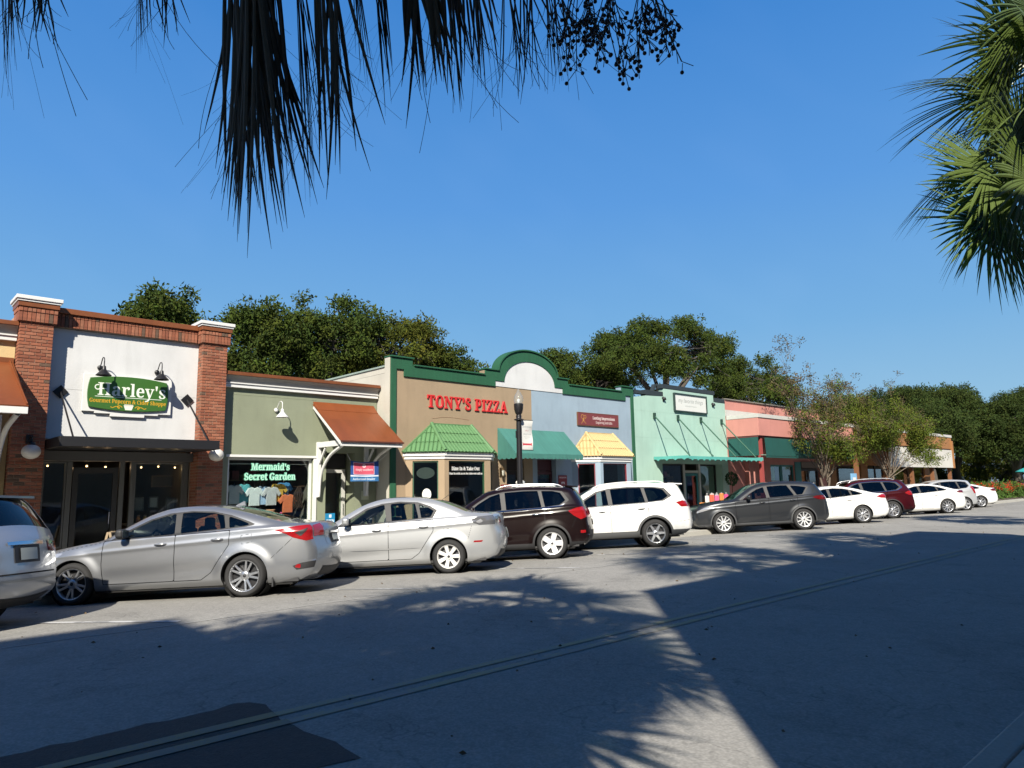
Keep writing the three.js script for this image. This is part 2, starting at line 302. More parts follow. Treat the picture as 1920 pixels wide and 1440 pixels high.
  const door = mesh('door', [bx(3.48, 3.58, BASE + .02, 2.15, -.34, -.29), bx(4.24, 4.34, BASE + .02, 2.15, -.34, -.29), bx(3.58, 4.24, 2.02, 2.15, -.34, -.29), bx(3.58, 4.24, BASE + .02, .3, -.34, -.29)], M(.0246, .023, .0213, .5), o);
  mesh('pane', bx(3.58, 4.24, .3, 2.02, -.317, -.313), glass, door); mesh('handle', tube([V(4.2, .95, -.27), V(4.2, 1.2, -.27)], .012), K.chrome, door);
  rebase(o, 4.3, BASE, 0); setBack(o);
}
// things in the popcorn shop's windows
{
  const wm = M(.082, .0451, .0246, .7), r = rng(31);
  for (const [i, x, y, w, h] of [[0, 5.05, 1.72, .48, .26], [1, 4.72, 1.2, .2, .3], [2, 5.02, 1.25, .2, .26], [3, 5.38, 1.12, .22, .36]]) {
    const lab = ['oval edged brown wooden sign hanging in popcorn shop window', 'small dark framed poster in popcorn shop window', 'grey paper poster in the middle of popcorn shop window', 'dark poster with white mountain shape in popcorn shop window'][i];
    const o = thing('window_sign', lab, 'sign', [x, y, -.42]);
    mesh('board', bx(0, w, 0, h, 0, .02, .008), i ? M(.041, .041, .0451) : wm, o); mesh('print', bx(.03, w - .03, .03, h - .03, .0205, .0225), [M(.0492, .0287, .0164), M(.082, .082, .082), M(.1804, .1968, .205), M(.0984, .0984, .1066)][i], o); setBack(o);
  }
  const c = thing('counter', 'shop counter behind popcorn shop window', 'counter', [5.2, BASE, -.95]); mesh('counter_body', bx(-.5, .4, 0, .85, -.25, .25, .01), wm, c); mesh('counter_top', bx(-.53, .43, .852, .89, -.28, .28, .008), M(.246, .2296, .2132, .4), c); setBack(c);
  for (let i = 0; i < 6; i++) { const j = thing('candy_jar', 'glass sweet jar in the row on popcorn shop counter', 'jar', [4.82 + i * .14, BASE + .892, -.9], 'jars on the popcorn shop counter'); mesh('jar', lathe([[.001, 0], [.045, 0], [.048, .1], [.03, .13], [.03, .15]], 14), M(.3 + .3 * r(), .25 + .2 * r(), .12, .2), j); mesh('lid', lathe([[.001, .15], [.034, .15], [.034, .175], [.001, .18]], 14).translate(0, .001, 0), K.steel, j); setBack(j); }
  for (let i = 0; i < 8; i++) { // little warm bulbs strung under the beam
    const x = 3.05 + i * .36, y = 2.19 - .02 * (i % 2); const b = thing('string_bulb', 'small warm bulb of the string under popcorn shop beam', 'bulb', [x, y, -.5], 'string of bulbs under the popcorn shop beam');
    mesh('socket', lathe([[.001, .05], [.012, .05], [.012, .02], [.001, .02]], 8), K.black, b); mesh('globe', new THREE.SphereGeometry(.022, 10, 8), M(.738, .656, .492, .4, { emissive: new THREE.Color(1, .62, .3), emissiveIntensity: 1.2 }), b);
    const l = new THREE.PointLight(new THREE.Color(1, .65, .35), .03); l.position.set(0, -.03, .03); l.castShadow = true; b.add(l); setBack(b);
  }
}
// round signboard of the popcorn shop
{
  const w = 1.60, h = .78, o = thing('shop_sign', "green barrel shaped signboard reading Harley's on a stepped white board", 'sign', [4.36, 3.35, .012]);
  mesh('backing_board', slab(poly([[-.88, .77], [-.88, -.03], [-.64, -.03], [-.64, -.065], [-.34, -.065], [-.34, -.12], [.34, -.12], [.34, -.065], [.62, -.065], [.62, -.03], [.88, -.03], [.88, .77]]), 0, .05, .004), K.trimWhite, o);
  const s = new THREE.Shape(); s.moveTo(-.76, .06); s.quadraticCurveTo(0, -.06, .76, .06); s.quadraticCurveTo(.84, .37, .76, .68); s.quadraticCurveTo(0, .82, -.76, .68); s.quadraticCurveTo(-.84, .37, -.76, .06);
  mesh('sign_panel', slab(s, .052, .095, .006), M(.0369, .1066, .0246, .5), o);
  const t = printed(w, h, 520, (x) => {
    x.fillStyle = '#3c6a2a'; x.fillRect(0, 0, w, h); x.textBaseline = 'alphabetic'; x.textAlign = 'left';
    x.strokeStyle = '#f0f4ea'; x.lineWidth = .012; x.beginPath(); x.moveTo(.13, .47); x.lineTo(w - .13, .47); x.stroke();
    x.fillStyle = '#f0f4ea'; x.save(); x.translate(.17, .44); x.scale(1.12, 1.3); x.fnt = 'bold .295px serif'; x.lineWidth = .012; T(x, "Harley's", 0, 0); x.restore();
    x.beginPath(); x.lineWidth = .022; x.arc(.175, .27, .05, .6, 5.2); x.stroke();
    x.fillStyle = '#e0a526'; x.save(); x.translate(w / 2, .60); x.scale(.86, 1.12); x.textAlign = 'center'; x.fnt = 'bold .105px serif'; T(x, 'Gourmet Popcorn & Cider Shoppe', 0, 0); x.restore();
    x.strokeStyle = '#e0a526'; x.lineWidth = .014;
    for (const k of [-1, 1]) { x.save(); x.translate(w / 2, .68); x.scale(k, 1); x.beginPath(); x.moveTo(.13, .01); x.bezierCurveTo(.16, -.05, .25, -.03, .21, .02); x.bezierCurveTo(.18, .05, .15, .0, .24, -.01); x.bezierCurveTo(.3, -.01, .3, .05, .36, .0); x.stroke(); x.restore(); }
    x.fillStyle = '#eef0e6'; x.beginPath(); x.moveTo(w / 2 - .1, .635); x.lineTo(w / 2 + .1, .635); x.lineTo(w / 2 + .065, .74); x.lineTo(w / 2 - .065, .74); x.fill();
    x.fillStyle = '#d8d4c4'; for (let i = 0; i < 5; i++) { x.beginPath(); x.arc(w / 2 - .07 + i * .035, .635, .022, 0, 7); x.fill(); }
  });
  const sg = new THREE.ShapeGeometry(s, 16), p = sg.attributes.position, uv = sg.attributes.uv;
  for (let i = 0; i < p.count; i++) uv.setXY(i, (p.getX(i) + .8) / w, (p.getY(i) - .37 + h / 2) / h);
  sg.scale(.985, .985, 1); sg.translate(0, .006, .0975); mesh('lettering', sg, M(.72, .72, .72, .45, { map: t }), o); setBack(o);
}
setBack(gooseneck('black gooseneck lamp over the H of the popcorn sign', 3.78, 4.26, .01, K.iron, 1)); setBack(gooseneck('black gooseneck lamp over the last letter of popcorn sign', 4.92, 4.27, .01, K.iron, 1));
for (const [x, lab] of [[2.57, 'white globe lamp on brick pier beside copper awning'], [6.1, 'white globe lamp on brick pier beside sage green wall']]) {
  const o = thing('globe_lamp', lab, 'lamp', [x, 2.42, .3]); mesh('wall_plate', bx(-.06, .06, .16, .34, 0, .03, .008), K.iron, o); mesh('arm', tube([V(0, .26, .02), V(0, .3, .15), V(0, .25, .28), V(0, .17, .3)], .014, 14), K.iron, o);
  mesh('fitter', lathe([[.001, .19], [.06, .19], [.07, .13], [.06, .12]], 16).translate(0, 0, .3), K.iron, o); const g = new THREE.SphereGeometry(.155, 24, 16); g.scale(1.05, .92, 1.05); g.translate(0, 0, .3); mesh('globe', g, M(.5084, .492, .4592, .35), o); setBack(o);
}

// tan shop at the left end with a standing seam copper awning
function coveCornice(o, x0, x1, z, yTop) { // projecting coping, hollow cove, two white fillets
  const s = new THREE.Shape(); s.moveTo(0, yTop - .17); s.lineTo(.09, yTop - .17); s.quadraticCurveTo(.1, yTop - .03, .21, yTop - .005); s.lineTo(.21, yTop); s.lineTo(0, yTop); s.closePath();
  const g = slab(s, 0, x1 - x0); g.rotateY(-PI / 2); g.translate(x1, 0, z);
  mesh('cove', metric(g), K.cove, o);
  mesh('coping', bx(x0, x1, yTop + .002, yTop + .09, z - .3, z + .235, .008), K.copper, o);
  mesh('cornice', [bx(x0, x1, yTop - .2, yTop - .172, z, z + .13, .004), bx(x0, x1, yTop - .29, yTop - .203, z, z + .1, .006)], K.trimWhite, o);
}
{
  const o = thing('shop_building', 'pale yellow end shop with copper seamed awning beside the brick pier', 'building'), tan = paint(.5084, .3854, .1968);
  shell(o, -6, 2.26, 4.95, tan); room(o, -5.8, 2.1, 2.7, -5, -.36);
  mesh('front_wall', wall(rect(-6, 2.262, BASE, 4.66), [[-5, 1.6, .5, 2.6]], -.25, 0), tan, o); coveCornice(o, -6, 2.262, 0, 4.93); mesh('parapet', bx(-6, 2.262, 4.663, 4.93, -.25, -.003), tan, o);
  windowPart(o, -5, -1.8, .5, 2.6, -.1, K.trimWhite, .08); windowPart(o, -1.75, 1.6, .5, 2.6, -.1, K.trimWhite, .08);
  const a = mesh('awning', plate([V(-6, 3.12, 2.4), V(2.2, 3.12, 2.4), V(2.24, 4.22, .02), V(-6, 4.22, .02)], -.03), K.copperRoof, o);
  for (let x = -5.8; x < 2.2; x += .42) mesh('seam', bar(V(x, 3.15, 2.38), V(x, 4.24, .02), .022, .03), K.copperRoof, a);
  mesh('awning_flashing', bx(-6, 2.25, 4.2, 4.3, -.0, .06, .006), K.copper, a); mesh('eave', bx(-6, 2.2, 2.98, 3.1, 2.3, 2.39, .005), K.trimWhite, a);
  for (const x of [2.08, -1.2, -4.4]) mesh('bracket', [tube([V(x, 1.3, .05), V(x, 2.1, .2), V(x, 2.7, .8), V(x, 3.0, 2.2)], .05, 18, 5), bx(x - .05, x + .05, 1.4, 3.15, .002, .09)], K.trimWhite, a);
  rebase(o, -1.9, BASE, 0); setBack(o);
}

// sage green shop with garments in the window
const ZM = -.67;
{
  const o = thing('shop_building', 'sage green gift shop with rust red entrance roof', 'building'), sage = paint(.205, .2263, .1558), sageD = paint(.164, .1804, .1148);
  shell(o, 6.66, 11.1, 4.4, sage, 11, ZM - .3); room(o, 6.7, 9.3, 2.5, -3.4, ZM - .2);
  mesh('front_wall', wall([[6.65, BASE], [11.1, BASE], [11.1, 4.27], [6.65, 4.27]], [[6.86, 9.13, .55, 2.43], [9.52, 10.4, BASE + .001, 2.6]], ZM - .25, ZM), sage, o);
  mesh('wall_joint', bx(6.8, 9.2, 3.998, 4.004, ZM, ZM + .003), sageD, o);
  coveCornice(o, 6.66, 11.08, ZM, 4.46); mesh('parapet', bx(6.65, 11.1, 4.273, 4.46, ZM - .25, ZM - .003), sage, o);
  const w = windowPart(o, 6.86, 9.13, .55, 2.43, ZM - .1, K.trimWhite, .06); mesh('curtain_rail', tube([V(6.9, 2.28, ZM - .2), V(9.1, 2.28, ZM - .2)], .012), K.trimWhite, w);
  mesh('sill', bx(6.8, 9.2, .47, .548, ZM + .002, ZM + .1, .006), K.trimWhite, o); mesh('window_casing', [bx(9.14, 9.24, .55, 2.5, ZM + .002, ZM + .03), bx(6.8, 9.24, 2.44, 2.5, ZM + .032, ZM + .05)], K.trimWhite, o);
  // recessed entrance
  mesh('entrance_recess', [bx(9.45, 9.515, BASE, 2.6, ZM - 1.0, ZM - .252), bx(10.405, 10.47, BASE, 2.6, ZM - 1.0, ZM - .252), bx(9.45, 10.47, 2.602, 2.66, ZM - 1.0, ZM - .252)], sage, o);
  const d = mesh('door', [bx(9.53, 9.62, BASE + .02, 2.16, ZM - .46, ZM - .4), bx(10.24, 10.34, BASE + .02, 2.16, ZM - .46, ZM - .4), bx(9.62, 10.24, 2.06, 2.16, ZM - .46, ZM - .4), bx(9.62, 10.24, BASE + .02, .25, ZM - .46, ZM - .4)], M(.41, .41, .3854, .5), o);
  mesh('pane', bx(9.62, 10.24, .25, 2.06, ZM - .432, ZM - .428), glass, d); mesh('handle', tube([V(10.28, .9, ZM - .38), V(10.28, 1.2, ZM - .38)], .012), K.chrome, d);
  mesh('door_backing', bx(9.5, 10.42, BASE, 2.6, ZM - 1.2, ZM - 1.05), K.interior, o);
  mesh('transom', bx(9.53, 10.34, 2.2, 2.58, ZM - .45, ZM - .41), K.dark, o);
  // entrance roof
  const RX0 = 9.08, RX1 = 10.96, ZF = .9, roof = mesh('entrance_roof', plate([V(RX0, 2.83, ZF), V(RX1, 2.83, ZF), V(RX1, 3.9, ZM + .03), V(RX0, 3.9, ZM + .03)], -.03), K.copperRoof, o);
  mesh('roof_upper_course', plate([V(RX0, 3.72, ZM + .3), V(RX1, 3.72, ZM + .3), V(RX1, 3.96, ZM + .05), V(RX0, 3.96, ZM + .05)], -.03), K.copperRoof, roof);
  mesh('drip_edge', bx(RX0 - .01, RX1 + .01, 2.79, 2.828, ZF - .01, ZF + .03), M(.0656, .0164, .0098), roof);
  mesh('fascia', [bx(RX0 + .02, RX1 - .02, 2.69, 2.786, ZF - .07, ZF - .02, .004), bar(V(RX0 + .03, 2.75, ZF - .03), V(RX0 + .03, 3.82, ZM + .04), .05, .09), bar(V(RX1 - .03, 2.75, ZF - .03), V(RX1 - .03, 3.82, ZM + .04), .05, .09)], K.trimWhite, roof);
  mesh('soffit', plate([V(RX0 + .06, 2.72, ZF - .08), V(RX0 + .06, 3.7, ZM + .04), V(RX1 - .06, 3.7, ZM + .04), V(RX1 - .06, 2.72, ZF - .08)], .02), M(.2788, .2788, .2706), roof);
  for (const x of [9.27, 10.74]) mesh('bracket', [bx(x - .05, x + .05, 1.4, 2.87, ZM + .002, ZM + .1), bx(x - .045, x + .045, 2.72, 2.86, ZM + .103, ZF - .1), tube([V(x, 1.42, ZM + .1), V(x, 2.0, ZM + .2), V(x, 2.45, ZM + .62), V(x, 2.74, ZM + 1.35)], .042, 18, 5), bar(V(x, 2.7, ZM + .42), V(x, 2.28, ZM + .08), .04, .05)], K.trimWhite, roof);
  mesh('notice', bx(10.62, 10.86, 1.3, 1.55, ZM + .002, ZM + .012), M(.328, .3526, .2624), o);
  rebase(o, 8.7, BASE, ZM);
}
gooseneck('white gooseneck lamp on the sage green wall', 8.05, 3.67, ZM + .01, K.trimWhite, 1.05);
{ // painted letters on the window: raised two tone lettering
  const o = thing('window_lettering', "mint green lettering Mermaid's Secret Garden on shop window", 'lettering', [8.0, 1.9, ZM - .085]);
  const out = M(.1312, .3936, .2788, .5), inn = M(.3444, .615, .492, .5);
  for (const [txt, size, y, W] of [["Mermaid's", .17, .22, 1.02], ['Secret Garden', .17, -.03, 1.36]]) for (const [m, grow, dz, nm] of [[out, .014, 0, 'outline'], [inn, 0, .012, 'letters']]) {
    const g = new TextGeometry(txt, { font: fontBold, size, depth: .005, bevelEnabled: grow > 0, bevelSize: grow, bevelThickness: .002, bevelSegments: 1, curveSegments: 4 }); g.computeBoundingBox(); const b = g.boundingBox; g.translate(-(b.min.x + b.max.x) / 2, y, dz); g.scale(W / (b.max.x - b.min.x - 2 * grow), 1, 1);
    mesh(nm, clean(g), m, o);
  }
}
{ // hanging shop banner under the entrance roof
  const o = thing('hanging_banner', 'blue cloth banner with pink panel hung under rust red roof', 'banner', [9.62, 1.8, .45]), w = .86, h = .54;
  const t = printed(w, h, 500, (x) => { x.fillStyle = '#274f95'; x.fillRect(0, 0, w, h); x.fillStyle = '#d5586f'; x.fillRect(.09, .03, w - .24, .32); x.strokeStyle = '#f3d9de'; x.lineWidth = .012; x.strokeRect(.09, .03, w - .24, .32); x.fillStyle = '#f3dfe2'; x.beginPath(); x.arc(.41, .11, .05, 0, 7); x.fill(); x.fillStyle = '#d5586f'; x.fnt = 'bold .08px serif'; x.textAlign = 'center'; T(x, 'S', .41, .138); x.fillStyle = '#f3d9de'; x.fnt = 'bold .085px serif'; T(x, 'simply southern', .41, .245, .52); x.fillStyle = '#e8eef6'; x.fillRect(0, .375, w, .035); x.fillStyle = '#2f6ea5'; x.fillRect(0, .41, w, .13); x.fillStyle = '#e6f0f8'; x.fnt = 'bold .085px serif'; T(x, 'Authorized Dealer', .40, .505, .68); });
  const g = new THREE.PlaneGeometry(w, h, 24, 10); g.translate(w / 2, h / 2, 0); const p = g.attributes.position; for (let i = 0; i < p.count; i++) { const u = p.getX(i) / w, v = p.getY(i) / h; p.setZ(i, .02 * Math.sin(u * 9 + v * 2) * (1.2 - v)); p.setY(i, p.getY(i) - .035 * v * Math.sin(PI * u)); } g.computeVertexNormals();
  mesh('cloth', g, M(.72, .72, .72, .85, { map: t }), o); mesh('cord', [tube([V(0, h, 0), V(-.17, .72, .1)], .005), tube([V(w, h, 0), V(w + .2, .72, .1)], .005)], K.trimWhite, o);
}
function facade(o, name, a, b, y0, y1, holes, t, mat) { // upright sheet from a to b in plan (x,z pairs), outside on the right of a -> b seen from above is +normal
  const dx = b[0] - a[0], dz = b[1] - a[1], L = Math.hypot(dx, dz), g = wall(rect(0, L, y0, y1), holes, -t, 0);
  g.applyMatrix4(new THREE.Matrix4().makeRotationY(Math.atan2(-dz, dx))); g.translate(a[0], 0, a[1]); return mesh(name, g, mat, o);
}
function onFace(a, b, g) { const dx = b[0] - a[0], dz = b[1] - a[1]; g.applyMatrix4(new THREE.Matrix4().makeRotationY(Math.atan2(-dz, dx))); g.translate(a[0], 0, a[1]); return g; }

// pizza restaurant and engraving shop: one building, two colours, green parapet with a round gable
const greenTrim = paint(.009, .0779, .0353, { map: weather }), tanWall = paint(.2911, .2148, .1378), blueWall = paint(.2419, .3157, .3854), creamWall = paint(.4592, .4428, .3854);
const arc = (cx, y, rx, ry, a0, a1, n) => Array.from({ length: n + 1 }, (_, i) => { const t = lerp(a0, a1, i / n); return [cx + rx * Math.cos(t), y + ry * Math.sin(t)]; });
const S3 = (x, y, z) => V(x, y, z);
function clayRoof(o, name, planes, mat, pitch = .128, courses = 3) { // rows of half round tiles on each slope
  const roof = mesh(name, planes.map((q) => plate(q, -.03)), mat, o);
  const shape = (len) => { const g = [], n = 6, r = pitch * .46; const out = []; for (let i = 0; i <= n; i++) { const t = PI * i / n; out.push([r * Math.cos(t), r * .62 * Math.sin(t)]); } for (let i = n; i >= 0; i--) { const t = PI * i / n; out.push([(r - .012) * Math.cos(t), (r - .012) * .62 * Math.sin(t)]); } return slab(poly(out), 0, len); };
  const cache = {};
  for (const q of planes) {
    const e1 = q[1].clone().sub(q[0]).normalize(), nrm = e1.clone().cross(q[q.length - 1].clone().sub(q[0])).normalize(), e2 = nrm.clone().cross(e1);
    const P2 = q.map((p) => { const d = p.clone().sub(q[0]); return [d.dot(e1), d.dot(e2)]; }), L = P2[1][0], vm = Math.max(...P2.map((p) => p[1])), n = Math.max(2, Math.round(L / pitch)), step = L / n;
    for (let i = 0; i < n; i++) {
      const u = (i + .5) * step; let vTop = vm;
      for (let k = 1; k < P2.length; k++) { const A = P2[k], B = P2[(k + 1) % P2.length]; if (Math.abs(B[0] - A[0]) < 1e-6) continue; const t = (u - A[0]) / (B[0] - A[0]); if (t >= 0 && t <= 1) vTop = Math.min(vTop, A[1] + (B[1] - A[1]) * t); }
      for (let c = 0; c < courses; c++) {
        const v0 = vm * c / courses, v1 = Math.min(vTop, vm * (c + 1) / courses + .03); if (v1 - v0 < .06) continue;
        const len = +(Math.round((v1 - v0) * 50) / 50).toFixed(2), g = cache[len] ??= shape(len), m = mesh('roof_tile', g, mat, roof);
        const tilt = e2.clone().addScaledVector(nrm, -.05).normalize(), down = tilt.clone().negate(), up = down.clone().cross(e1);
        m.quaternion.setFromRotationMatrix(new THREE.Matrix4().makeBasis(e1, up, down));
        m.position.copy(q[0]).addScaledVector(e1, u).addScaledVector(e2, v0 - (c ? .02 : .03)).addScaledVector(nrm, .02).addScaledVector(tilt, len);
      }
    }
  }
  const edgeCap = (a, b) => { a = a.clone(); b = b.clone(); a.z += .03; b.z += .03; mesh('edge_cap', bar(a, b, .09, .07), mat, roof); }; edgeCap(planes[0][0], planes[0][2]); edgeCap(planes[2][1], planes[2][2]);
  for (let k = 0; k < planes.length - 1; k++) { const a = planes[k][1].clone(), b = planes[k + 1][planes[k + 1].length - 1].clone(); a.y += .03; b.y += .03; mesh('hip_cap', tube([a, b], .06, 1, 8), mat, roof); }
  return roof;
}
function bay(o, x0, x1, d, xl, xr, wallMat, roofMat, frameMat, opts = {}) { // canted bay: plan x0 -> (xl,d) -> (xr,d) -> x1
  const A = [x0, 0], B = [xl, d], C = [xr, d], D = [x1, 0], sl = Math.hypot(xl - x0, d), fl = xr - xl, Y0 = .62, Y1 = 2.36;
  const b = thing0('bay_window', o);
  facade(b, 'bay_wall', A, B, BASE, 2.42, [[.2, sl - .18, Y0, Y1]], .1, wallMat); facade(b, 'bay_wall', [xl + .003, d], [xr - .003, d], BASE, 2.42, [[.15, fl - .22, Y0, Y1]], .1, wallMat); facade(b, 'bay_wall', C, D, BASE, 2.42, [[.18, sl - .2, Y0, Y1]], .1, wallMat);
  const fr = (P, Q, u0, u1) => { const w = mesh('bay_sash', onFace(P, Q, join([bx(u0, u0 + .035, Y0, Y1, -.08, -.03), bx(u1 - .035, u1, Y0, Y1, -.08, -.03), bx(u0 + .035, u1 - .035, Y1 - .035, Y1, -.08, -.03), bx(u0 + .035, u1 - .035, Y0, Y0 + .035, -.08, -.03)])), frameMat, b); return mesh('pane', onFace(P, Q, bx(u0 + .035, u1 - .035, Y0 + .035, Y1 - .035, -.056, -.052)), glass, b); };
  fr(A, B, .2, sl - .18); fr(B, C, .15, fl - .22); fr(C, D, .18, sl - .2);
  const e = .06, k = .7; // fascia in two steps, wider than the bay
  for (const [g, y0, y1, nm] of [[.03, 2.415, 2.5, 'fascia'], [.07, 2.503, 2.6, 'fascia']]) mesh(nm, plate([V(x0 - g * 1.4, y0, .002), V(xl - g * .45, y0, d + g), V(xr + g * .45, y0, d + g), V(x1 + g * 1.4, y0, .002)].reverse().map((p) => p), -(y1 - y0)), K.trimWhite, b);
  const a0 = V(x0 - .12, 2.615, .01), b0 = V(xl - .04, 2.615, d + .1), c0 = V(xr + .04, 2.615, d + .1), d0 = V(x1 + .12, 2.615, .01), r0 = V(opts.r0, 3.46, .02), r1 = V(opts.r1, 3.46, .02);
  clayRoof(b, 'tile_roof', [[a0, b0, r0], [b0, c0, r1, r0], [c0, d0, r1]], roofMat, opts.pitch);
  mesh('ridge_flashing', bx(opts.r0 - .02, opts.r1 + .02, 3.45, 3.5, .002, .05), roofMat, b);
  return b;
}
function thing0(name, parent) { const g = new THREE.Group(); g.name = name; parent.add(g); return g; }
{
  const o = thing('shop_building', 'tan and pale blue pizza restaurant building with dark green arched parapet', 'building');
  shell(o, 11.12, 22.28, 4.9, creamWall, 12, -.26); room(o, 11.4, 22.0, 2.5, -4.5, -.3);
  // raked cream side parapet with a weathered coping
  mesh('side_parapet', slab(poly([[.26, 4.9], [.26, 5.06], [9, 5.06], [9, 4.9]]), 0, .18).rotateY(PI / 2).translate(11.115, 0, 0), creamWall, o);
  mesh('side_coping', bx(11.08, 11.33, 5.063, 5.12, -9, -.28, .01), paint(.246, .3116, .2788, { map: weather }), o);
  const outer = [[11.11, BASE], [11.11, 5.33], [11.86, 5.33], [11.86, 5.13], [14.66, 5.13], [14.66, 5.32], [15.22, 5.32], ...arc(16.6, 5.33, 1.36, .78, PI, 0, 28), [17.98, 5.32], [18.54, 5.32], [18.54, 5.13], [21.58, 5.13], [21.58, 5.33], [22.29, 5.33], [22.29, BASE]];
  const L = outer.filter((p) => p[0] <= 16.7), R = outer.filter((p) => p[0] > 16.73);
  const yAt = 5.33 + .78 * Math.sqrt(1 - Math.pow(.13 / 1.36, 2));
  mesh('front_wall', wall([...L, [16.73, yAt], [16.73, BASE]], [[11.85, 14.75, .62, 2.4], [15.55, 16.33, BASE + .001, 2.5]], -.25, 0), tanWall, o);
  mesh('front_wall', wall([[16.733, BASE], [16.733, yAt], ...R], [[16.95, 17.86, BASE + .001, 2.5], [18.95, 21.5, .62, 2.4]], -.25, 0), blueWall, o);
  const inner = [[11.3, BASE], [11.3, 5.0], [11.56, 5.0], [11.56, 4.8], [15.09, 4.8], [15.09, 4.99], [15.48, 4.99], ...arc(16.67, 5.0, 1.19, .76, PI, 0, 28), [17.86, 4.99], [18.26, 4.99], [18.26, 4.8], [21.8, 4.8], [21.8, 5.0], [22.12, 5.0], [22.12, BASE]];
  mesh('green_trim', slab(poly([...outer, ...inner.slice().reverse()]), .003, .05, .006), greenTrim, o);
  mesh('gable_panel', slab(poly([[15.09, 4.82], [15.09, 4.99], [15.48, 4.99], ...arc(16.67, 5.0, 1.19, .76, PI, 0, 28), [17.86, 4.99], [18.26, 4.99], [18.26, 4.82]]), .002, .02), K.white, o);
  const cap = []; for (const [a, b, y] of [[11.08, 11.89, 5.33], [11.89, 14.63, 5.13], [14.63, 15.25, 5.32], [17.95, 18.57, 5.32], [18.57, 21.55, 5.13], [21.55, 22.32, 5.33]]) cap.push(bx(a, b - .002, y + .002, y + .045, -.28, .1, .008));
  cap.push(slab(poly([...arc(16.6, 5.335, 1.365, .785, PI, 0, 28), ...arc(16.6, 5.335, 1.41, .83, 0, PI, 28)]), -.28, .1)); mesh('coping', cap, greenTrim, o);
  bay(o, 11.65, 14.96, .79, 12.44, 14.17, tanWall, M(.082, .1845, .0738, .55, { map: weather }), M(.0164, .0574, .0287, .5), { r0: 12.56, r1: 14.06, pitch: .13 });
  bay(o, 18.68, 21.82, .7, 19.38, 21.1, blueWall, M(.4592, .3362, .1558, .65, { map: weather }), M(.164, .0246, .0369, .5), { r0: 19.44, r1: 20.92, pitch: .12 });
  // green canvas awning over the two doors
  const can = M(.0426, .1599, .1353, .75, { map: weather, bumpMap: grainBump, bumpScale: .001 }), A = thing0('awning', o);
  mesh('canvas', [plate([V(15.17, 2.62, .88), V(18.27, 2.62, .88), V(18.27, 3.46, .02), V(15.17, 3.46, .02)], -.008), plate([V(15.17, 2.62, .87), V(15.17, 3.46, .02), V(15.17, 2.5, .02), V(15.17, 2.5, .87)], .008), plate([V(18.27, 2.62, .87), V(18.27, 2.5, .87), V(18.27, 2.5, .02), V(18.27, 3.46, .02)], .008)], can, A);
  const val = (len) => { const s = new THREE.Shape(); s.moveTo(0, 0); s.lineTo(0, -.13); const n = Math.round(len / .2), st = len / n; for (let i = 0; i < n; i++) s.quadraticCurveTo((i + .5) * st, -.205, (i + 1) * st, -.13); s.lineTo(len, 0); s.closePath(); return slab(s, 0, .008); };
  mesh('valance', [val(3.1).translate(15.17, 2.618, .88), onFace([15.16, .02], [15.16, .87], val(.85).translate(0, 2.618, 0))], can, A);
  mesh('awning_frame', [tube([V(15.2, 2.6, .86), V(18.24, 2.6, .86)], .015), tube([V(15.2, 2.6, .86), V(15.2, 2.6, 0)], .015), tube([V(18.24, 2.6, .86), V(18.24, 2.6, 0)], .015)], K.steel, A);
  for (const [a, b, nm, m] of [[15.57, 16.31, 'restaurant door', M(.0246, .0164, .0148, .5)], [16.97, 17.84, 'shop door', M(.0492, .0098, .0148, .5)]]) {
    const d = mesh('door', [bx(a, a + .09, BASE + .02, 2.1, -.24, -.19), bx(b - .09, b, BASE + .02, 2.1, -.24, -.19), bx(a + .09, b - .09, 1.98, 2.1, -.24, -.19), bx(a + .09, b - .09, BASE + .02, .28, -.24, -.19), bx(a, b, 2.12, 2.48, -.23, -.2)], m, o);
    mesh('pane', bx(a + .09, b - .09, .28, 1.98, -.217, -.213), glass, d); mesh('handle', tube([V(a + .13, .9, -.16), V(a + .13, 1.15, -.16)], .012), K.chrome, d);
  }
  mesh('side_facing', bx(11.095, 11.107, BASE, 5.33, -.26, .002), creamWall, o);
  // thin stain lines where an older canopy was fixed
  mesh('old_flashing_line', tube([V(12.6, 3.64, .004), V(13.1, 3.7, .004), V(13.6, 3.69, .004), V(14.0, 3.66, .004)], .006, 10, 4), paint(.2706, .164, .0984), o);
  rebase(o, 16.7, BASE, 0);
}
{ // red letters standing off the tan wall
  const o = thing('wall_letters', "red block letters TONY'S PIZZA fixed to the tan wall", 'sign', [12.39, 3.965, .012]), red = M(.4264, .018, .018, .45);
  const full = "TONY'S PIZZA"; let x = 0; const items = [];
  for (const ch of full) { if (ch === ' ') { x += .16; continue; } const g = new TextGeometry(ch, { font: fontBold, size: .36, depth: .03, bevelEnabled: true, bevelSize: .008, bevelThickness: .006, bevelSegments: 1, curveSegments: 6 }); g.computeBoundingBox(); const b = g.boundingBox; g.translate(x - b.min.x, 0, 0); x += b.max.x - b.min.x + .035; items.push(g); }
  for (const g of items) { g.scale(3.22 / (x - .035), 1.02, 1); mesh('letter', clean(g), red, o); }
}
